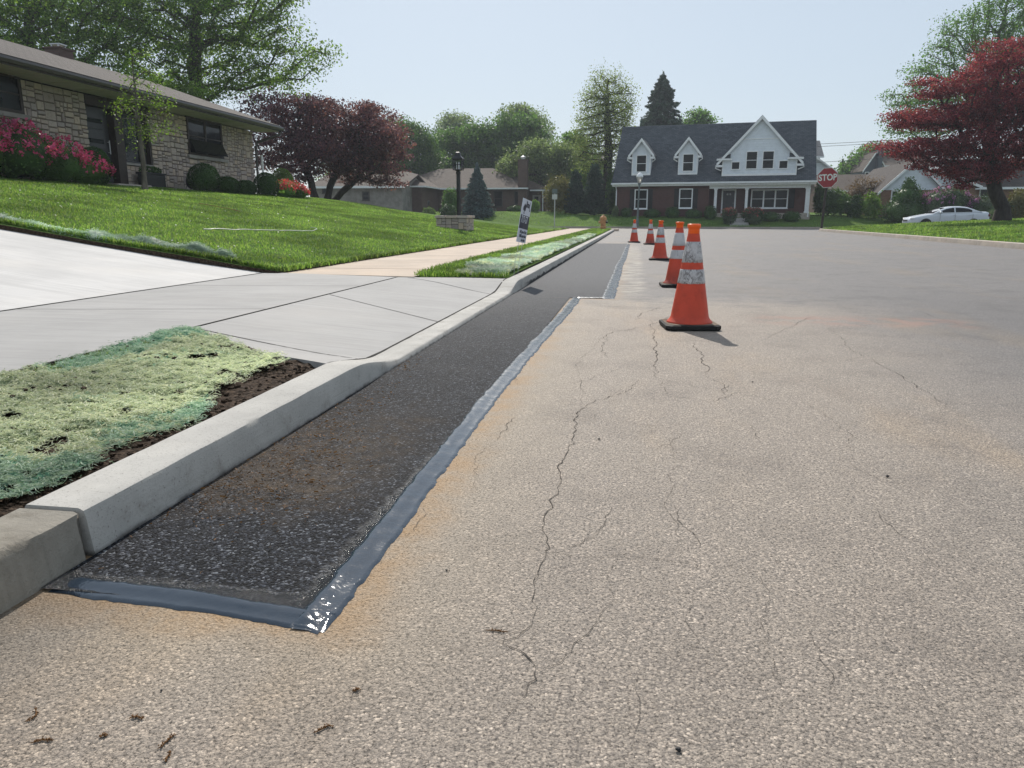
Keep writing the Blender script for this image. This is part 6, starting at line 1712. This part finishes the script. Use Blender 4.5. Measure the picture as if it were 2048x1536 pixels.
mb = MB()
for k, (dx, dy) in enumerate(((0, .05), (-.045, -.03), (.045, -.03))): mb.tube([(dx, dy, zl + .05), (dx, dy, zl + .2)], .016, 8); mb.lathe([(.012, .2), (.022, .24), (.004, .3)], (dx, dy, zl), 8)
mb.build('candle_lamp', M['white'], lp)
gm = NT('lantern_glass'); gm.bsdf.inputs['Transmission Weight'].default_value = 1.0; gm.fin((.95, .96, .97), .03, .5); gm.bsdf.inputs['IOR'].default_value = 1.05
mb = MB()
for s in (-1, 1): mb.box(-ww * .88, ww * .88, s * ww * .9 - .002, s * ww * .9 + .002, zl + .05, zl + hl * .56); mb.box(s * ww * .9 - .002, s * ww * .9 + .002, -ww * .88, ww * .88, zl + .05, zl + hl * .56)
mb.build('pane', gm.mat, lp)

# ------------------------------------------------------------------ pale hose on the lawn
def lawnline(name, label, pxs, X_or, r, mat, cat):
    P = []
    for (a, b) in pxs:
        # walk the sight line down to the sloping lawn
        d = ray(a, b); lo, hi = 5.0, 60.0
        for _ in range(50):
            m = (lo + hi) / 2; q = d * (m / d[1])
            if CAMH + q[2] > zleft(q[0], m): lo = m
            else: hi = m
        q = d * (lo / d[1]); P.append(Vector((q[0], lo, zleft(q[0], lo) + .035)))
    mb = MB(tuple(P[0])); Q = []
    for i in range(len(P) - 1):
        for t in lin(0, 1, 5)[:-1]: Q.append(P[i].lerp(P[i + 1], t) + Vector((0, 0, .012 * random.random())))
    mb.tube(Q + [P[-1]], r, 6); o = mb.build(name, mat); o.location = P[0]
    return tag(o, label, cat)
M['hose'] = plain('pale_hose', (.42, .45, .36), .5, .3)
lawnline('garden_hose', 'pale hose lying across the lawn with a hooked right end', [(408, 463), (440, 463), (480, 464), (530, 465), (580, 465.5), (610, 466), (628, 465), (634, 462.5), (632, 460), (622, 458.5)], 0, .009, M['hose'], 'hose')
lawnline('garden_hose', 'faint tan cord lying higher up the lawn towards the house', [(398, 410), (420, 414), (450, 419), (480, 426)], 0, .008, M['catkin'], 'cord')

# ------------------------------------------------------------------ hydrant
p = PZ(1206, 461, .13)
hy = thing('fire_hydrant', 'weathered orange fire hydrant at the corner of the verge', 'hydrant', (p.x, min(p.y, 46.9), .12)); hs = .9 / .8
M['hyd'] = plain('faded_orange_paint', (.5, .25, .11), .6, .3, 0, .25, 9)
mb = MB(); mb.lathe([(k * hs * 1.12, z * hs) for k, z in ((.15, 0), (.15, .05), (.11, .06), (.11, .13), (.14, .14), (.14, .18), (.115, .19), (.115, .5), (.15, .51), (.15, .56))], n=16); mb.build('barrel', M['hyd'], hy, False)
mb = MB(); mb.lathe([(k * hs * 1.12, z * hs) for k, z in ((.15, .56), (.14, .62), (.1, .69), (.05, .72), (.03, .72), (.03, .77), (.0, .775))], n=16); mb.build('bonnet', M['hyd'], hy, True)
for ang, r in ((0, .06), (180, .06), (250, .085)):
    mb = MB(); d = Vector((math.cos(R(ang)), math.sin(R(ang)), 0)); a = Vector((0, 0, .41 * hs))
    mb.tube([a + d * .1, a + d * .2, a + d * .2, a + d * .245, a + d * .25], [r * .85, r * .85, r * 1.15, r * 1.15, r * .4], 10); mb.build('nozzle_cap', M['black'] if ang == 0 else M['hyd'], hy)

# ------------------------------------------------------------------ street lamp
q = PY(1274, 457, 61.4); zt = PY(1279, 342, 61.4).z
sl_ = thing('street_lamp', 'grey-green street lamp with a white acorn globe before the brick house', 'street lamp', (q.x, 61.4, 0))
sl_.location.y = 62.5; sl_.location.z = .13; zt -= .13
sl_.rotation_euler = (0, R(1.2), 0)
M['lamppost'] = plain('grey_green_post', (.13, .16, .16), .5, .4)
hp = zt - .95
mb = MB(); mb.lathe([(.17, 0), (.17, .12), (.12, .16), (.11, .6), (.075, .75), (.06, hp - .1), (.09, hp - .08), (.09, hp), (.14, hp + .03), (.14, hp + .08)], n=12); mb.build('post', M['lamppost'], sl_, False)
gl_ = NT('frosted_globe'); gl_.fin((.72, .7, .66), .35, .4); gl_.bsdf.inputs['Transmission Weight'].default_value = .3
mb = MB(); mb.lathe([(.12, hp + .08), (.24, hp + .5), (.25, hp + .55)], n=12); mb.build('globe', gl_.mat, sl_, True)
mb = MB(); mb.lathe([(.28, hp + .55), (.28, hp + .58), (.22, hp + .74), (.1, hp + .86), (.03, hp + .9), (.025, hp + .97), (0, hp + .98)], n=12); mb.build('lamp_hood', M['white'], sl_, True)
mb = MB()
for k in range(4):
    t = R(90 * k + 45); mb.tube([(.13 * math.cos(t), .13 * math.sin(t), hp + .06), (.265 * math.cos(t), .265 * math.sin(t), hp + .56)], .012, 5)
mb.build('cage', M['lamppost'], sl_)

# ------------------------------------------------------------------ street sign pole at the corner, stop sign
q = PZ(1117, 456, .17)
sp = thing('sign_pole', 'thin grey pole with small stacked sign plates on the corner lawn', 'sign pole', (q.x, 47.6, .15)); zt = PY(1117, 378, 47.6).z - .15
mb = MB(); mb.tube([(0, 0, -.2), (0, 0, zt - .05)], .035, 8); mb.build('pole', M['metal'], sp)
mb = MB(); mb.bbox(-.16, .16, -.05, -.035, zt - .28, zt, .003); mb.build('sign_plate', M['lamppost'], sp); mb = MB(); mb.bbox(-.16, .16, -.05, -.035, zt - .62, zt - .32, .003); mb.build('sign_plate', M['metal'], sp)
q = PY(1643, 455, 52.0); s0 = PY(1655, 355.5, 52.0)
ss = thing('stop_sign', 'red octagonal STOP sign on a dark leaning wooden post', 'stop sign', (q.x, 52.0, q.z - .1))
dv = Vector((s0.x - q.x, 0, s0.z - q.z + .1)); L = dv.length; ax = dv.normalized()
mb = MB(); mb.X = Matrix.Rotation(math.atan2(ax.x, ax.z), 4, 'Y')
mb.bbox(-.07, .07, -.05, .05, -.3, L + .1, .01); mb.build('post', M['darkwood'], ss)
M['stopred'] = plain('stop_red', (.33, .018, .03), .4, .5, 0, .12)
r = 17.6 / 1500 * 52 / math.cos(R(22.5)) 
Mo = Matrix.Translation((dv.x, -.07, dv.z)) @ Matrix.Rotation(R(-3), 4, 'Y') @ Matrix.Rotation(R(90), 4, 'X')
mb = MB(); mb.X = Mo; mb.lathe([(r, -.006), (r, .0)], n=8, rot=R(22.5)); pl = mb.build('plate', M['white'], ss)
mb = MB(); mb.X = Mo; mb.lathe([(r * .955, .0), (r * .955, .003)], n=8, rot=R(22.5)); mb.build('sign_face', M['stopred'], pl)
text_mesh('lettering', 'STOP', r * .83, M['white'], pl, Mo @ Matrix.Translation((0, 0, .006)), .002, .014, .84)

# ------------------------------------------------------------------ overhead wires
M['wire'] = plain('black_wire', (.03, .03, .035), .6)
for k, (a, b, lb) in enumerate((((1580, 287), (1900, 268), 'upper of the two power lines crossing the sky right of the brick house'), ((1580, 292), (1900, 273), 'lower of the paired power lines right of the brick house'), ((1560, 325), (1800, 309), 'lowest power line between the brick house and the grey chimney'), ((760, 340), (1060, 345), 'thin power line above the brown ranch house roof'))):
    Y0, Y1 = (92, 104) if k < 3 else (100, 100)
    A, B_ = PY(*a, Y0), PY(*b, Y1); d = B_ - A; A = A - d * .5; B_ = B_ + d * .8
    mb = MB(tuple(A)); P = [A.lerp(B_, t) + Vector((0, 0, -1.2 * 4 * t * (1 - t) * .25)) for t in lin(0, 1, 24)]
    mb.tube(P, .022 if k < 3 else .03, 4); o = mb.build('power_line', M['wire']); o.location = A
    tag(o, lb, 'power line', 'overhead power lines')

# ------------------------------------------------------------------ white saloon car on the cross street
YC = 56.6
a = PY(1820, 440, YC); b = PY(1984, 432, YC)
L = b.x - a.x; s = L / 4.75
car = thing('parked_car', 'white saloon car parked on the side street behind the grass bank', 'car', ((a.x + b.x) / 2, YC + .9 * s, .02)); car.scale = (s, s, s)
M['carpaint'] = plain('white_car_paint', (.62, .66, .72), .22, .6, 0, .02); M['tyre'] = plain('tyre_rubber', (.02, .02, .02), .8, .2); M['alloy'] = plain('alloy_rim', (.6, .6, .62), .3, .5, .8, .05)
M['carglass'] = glassmat('car_glass', (.006, .008, .01), .04)
def lerp_t(tab, x):
    for (x0, v0), (x1, v1) in zip(tab, tab[1:]):
        if x <= x1: t = (x - x0) / (x1 - x0); t = max(0, t); return v0 + (v1 - v0) * t
    return tab[-1][1]
hood = [(-2.36, .62), (-2.3, .7), (-2.1, .78), (-1.7, .87), (-1.2, .96), (-.9, 1.0), (0, 1.02), (1.0, 1.05), (1.5, 1.08), (1.8, 1.1), (2.2, 1.1), (2.3, 1.06), (2.36, .95)]
low = [(-2.36, .3), (-2.2, .22), (-1.9, .2), (1.9, .22), (2.25, .3), (2.36, .4)]
wid = [(-2.36, .55), (-2.25, .74), (-2.0, .85), (-1.5, .89), (0, .9), (1.5, .89), (2.1, .84), (2.3, .74), (2.36, .62)]
xs = sorted(set(lin(-2.36, 2.36, 44))); rings = []
for x in xs:
    h, l, w = lerp_t(hood, x), lerp_t(low, x), lerp_t(wid, x)
    half = [(0, l), (w * .86, l), (w * .97, l + .1), (w, l + (h - l) * .5), (w * .985, l + (h - l) * .78), (w * .93, h - .035), (w * .8, h), (w * .45, h + .025), (0, h + .03)]
    rings.append([(x, -y, z) for y, z in half] + [(x, y, z) for y, z in half[::-1][1:-1]])
mb = MB(); n = len(rings[0]); V = sum(rings, []); F = []
for i in range(len(rings) - 1): F += [(i * n + k, i * n + (k + 1) % n, (i + 1) * n + (k + 1) % n, (i + 1) * n + k) for k in range(n)]
F += [tuple(range(n - 1, -1, -1)), tuple(range((len(rings) - 1) * n, len(rings) * n))]
mb.add(V, F)
bd = mb.build('body', M['carpaint'], car, True)
roof = [(-1.02, .98), (-.55, 1.24), (-.2, 1.38), (.15, 1.44), (.6, 1.45), (1.0, 1.4), (1.35, 1.27), (1.85, 1.09)]
cw_ = [(-1.02, .74), (-.2, .64), (.6, .63), (1.1, .64), (1.85, .7)]
xs = lin(-1.02, 1.85, 32); rings = []
for x in xs:
    z1, w1 = lerp_t(roof, x), lerp_t(cw_, x); z0 = lerp_t(hood, x) - .02; w0 = .82
    k = max(0, min(1, (z1 - z0) / .42)); wt = w0 + (w1 - w0) * k
    rings.append([(x, -w0, z0), (x, -(w0 + (wt - w0) * .6), z0 + (z1 - z0) * .6), (x, -wt, z1 - .05 * k), (x, -wt + .1, z1), (x, 0, z1 + .015), (x, wt - .1, z1), (x, wt, z1 - .05 * k), (x, (w0 + (wt - w0) * .6), z0 + (z1 - z0) * .6), (x, w0, z0)])
mb = MB(); n = 9; V = sum(rings, []); F = []
for i in range(len(rings) - 1): F += [(i * n + k, i * n + k + 1, (i + 1) * n + k + 1, (i + 1) * n + k) for k in range(n - 1)]
mb.add(V, F); mb.build('cabin', M['carpaint'], car, True)
# side glass follows the cabin, split by the pillar; screens front and rear
def side_y(x, z, sg):
    z1, w1 = lerp_t(roof, x), lerp_t(cw_, x); z0 = lerp_t(hood, x) - .02; k = max(0, min(1, (z1 - z0) / .42)); wt = .82 + (w1 - .82) * k
    zk = z0 + (z1 - z0) * .6; zt_ = max(zk + .01, z1 - .05 * k); t = .6 * (z - z0) / (zk - z0) if z < zk else .6 + .4 * (z - zk) / (zt_ - zk)
    return sg * (.82 + (wt - .82) * min(1, t) + .014)
for sg in (-1, 1):
    for (x0, x1) in ((-.72, .22), (.3, 1.25)):
        mb = MB(); top = lambda x: min(lerp_t(roof, x) - .085, 1.36); bot = lambda x: 1.06 + .02 * (x + .7)
        X = lin(x0, x1, 8)
        for p_, q_ in zip(X, X[1:]):
            tp, tq = max(bot(p_) + .002, top(p_)), max(bot(q_) + .002, top(q_))
            Q = [(p_, side_y(p_, bot(p_), sg), bot(p_)), (q_, side_y(q_, bot(q_), sg), bot(q_)), (q_, side_y(q_, tq, sg), tq), (p_, side_y(p_, tp, sg), tp)]
            mb.poly(Q if sg < 0 else Q[::-1])
        mb.build('window', M['carglass'], car)
mb = MB(); mb.quad((-.98, -.66, 1.025), (-.98, .66, 1.025), (-.3, .54, 1.365), (-.3, -.54, 1.365)); mb.quad((-.98, .66, 1.025), (-.98, -.66, 1.025), (-.3, -.54, 1.365), (-.3, .54, 1.365)); mb.build('windscreen', M['carglass'], car)
mb = MB(); mb.quad((1.8, .6, 1.125), (1.8, -.6, 1.125), (1.15, -.54, 1.375), (1.15, .54, 1.375)); mb.build('rear_window', M['carglass'], car)
for x in (-1.42, 1.36):
    for sg in (-1, 1):
        mb = MB(); y = sg * .905
        pr = [(.36 * math.cos(t), .36 * math.sin(t)) for t in lin(-.2, math.pi + .2, 16)]
        mb.poly([(x + a_, y * (.999 if a_ else 1), .34 + b_) for a_, b_ in pr][::(1 if sg < 0 else -1)][::-1] if sg > 0 else [(x + a_, y, .34 + b_) for a_, b_ in pr][::-1]); mb.build('wheel_arch', M['black'], car)
        mb = MB(); mb.X = Matrix.Translation((x, sg * .82, .32)) @ Matrix.Rotation(R(90), 4, 'X'); mb.lathe([(.2, -.1), (.3, -.1), (.325, -.08), (.325, .08), (.3, .1), (.2, .1)], n=24, cap=False); wh = mb.build('wheel', M['tyre'], car)
        mb = MB(); mb.X = Matrix.Translation((x, sg * .82, .32)) @ Matrix.Rotation(R(90), 4, 'X')
        mb.lathe([(.205, -.08), (.21, .085 * 1)], n=24, cap=False); zf_ = -sg * .0
        for k in range(5):
            t = 2 * math.pi * k / 5; c_, s_ = math.cos(t), math.sin(t)
            for zz_ in (-.095, .095): mb.add([(c_ * .04 - s_ * .03, s_ * .04 + c_ * .03, zz_), (c_ * .04 + s_ * .03, s_ * .04 - c_ * .03, zz_), (c_ * .2 + s_ * .045, s_ * .2 - c_ * .045, zz_), (c_ * .2 - s_ * .045, s_ * .2 + c_ * .045, zz_)], [(0, 1, 2, 3), (3, 2, 1, 0)])
        mb.lathe([(.06, -.1), (.06, .1)], n=12); mb.build('rim', M['alloy'], wh)
M['lampglass'] = plain('headlamp_glass', (.75, .76, .76), .12, .6, 0, .05); M['tail'] = plain('tail_lamp', (.12, .012, .012), .2, .5)
for sg in (-1, 1):
    mb = MB(); mb.blob((-2.12, sg * .66, .7), (.2, .15, .075), 8); mb.build('headlight', M['lampglass'], car, True)
    mb = MB(); mb.blob((2.28, sg * .68, .9), (.09, .14, .1), 8); mb.build('tail_light', M['tail'], car, True)
    mb = MB(); mb.blob((-.62, sg * .95, 1.07), (.1, .11, .075), 8); mb.build('wing_mirror', M['carpaint'], car, True)
    for x in (.12, 1.05): mb = MB(); mb.bbox(x, x + .2, sg * .905 - .012, sg * .905 + .012, .9, .93, .004); mb.build('door_handle', M['carpaint'], car)
    mb = MB()
    for x in (-.62, .26, 1.28): mb.box(x - .005, x + .005, sg * .9 - .004, sg * .9 + .004, .34, .98)
    mb.build('door_seam', M['black'], car)
    mb = MB(); mb.bbox(-1.0, .95, sg * .905 - .012, sg * .905 + .012, .5, .56, .004); mb.build('side_moulding', M['carpaint'], car)
mb = MB(); mb.bbox(-2.4, -2.34, -.5, .5, .3, .42, .01); mb.bbox(-2.385, -2.33, -.4, .4, .54, .62, .01); mb.build('grille', M['black'], car)

# ------------------------------------------------------------------ air
HAZE = 0.00055
if HAZE:
    m = bpy.data.materials.new('thin_haze'); m.use_nodes = True; t = m.node_tree
    for n in list(t.nodes):
        if n.type != 'OUTPUT_MATERIAL': t.nodes.remove(n)
    pv = t.nodes.new('ShaderNodeVolumePrincipled'); pv.inputs['Color'].default_value = (.82, .9, 1, 1); pv.inputs['Density'].default_value = HAZE; pv.inputs['Anisotropy'].default_value = .35
    t.links.new(pv.outputs[0], t.nodes['Material Output'].inputs['Volume'])
    mb = MB(); mb.box(-90, 110, -20, 180, -1.4, 40); tag(mb.build('haze', m), kind='stuff')
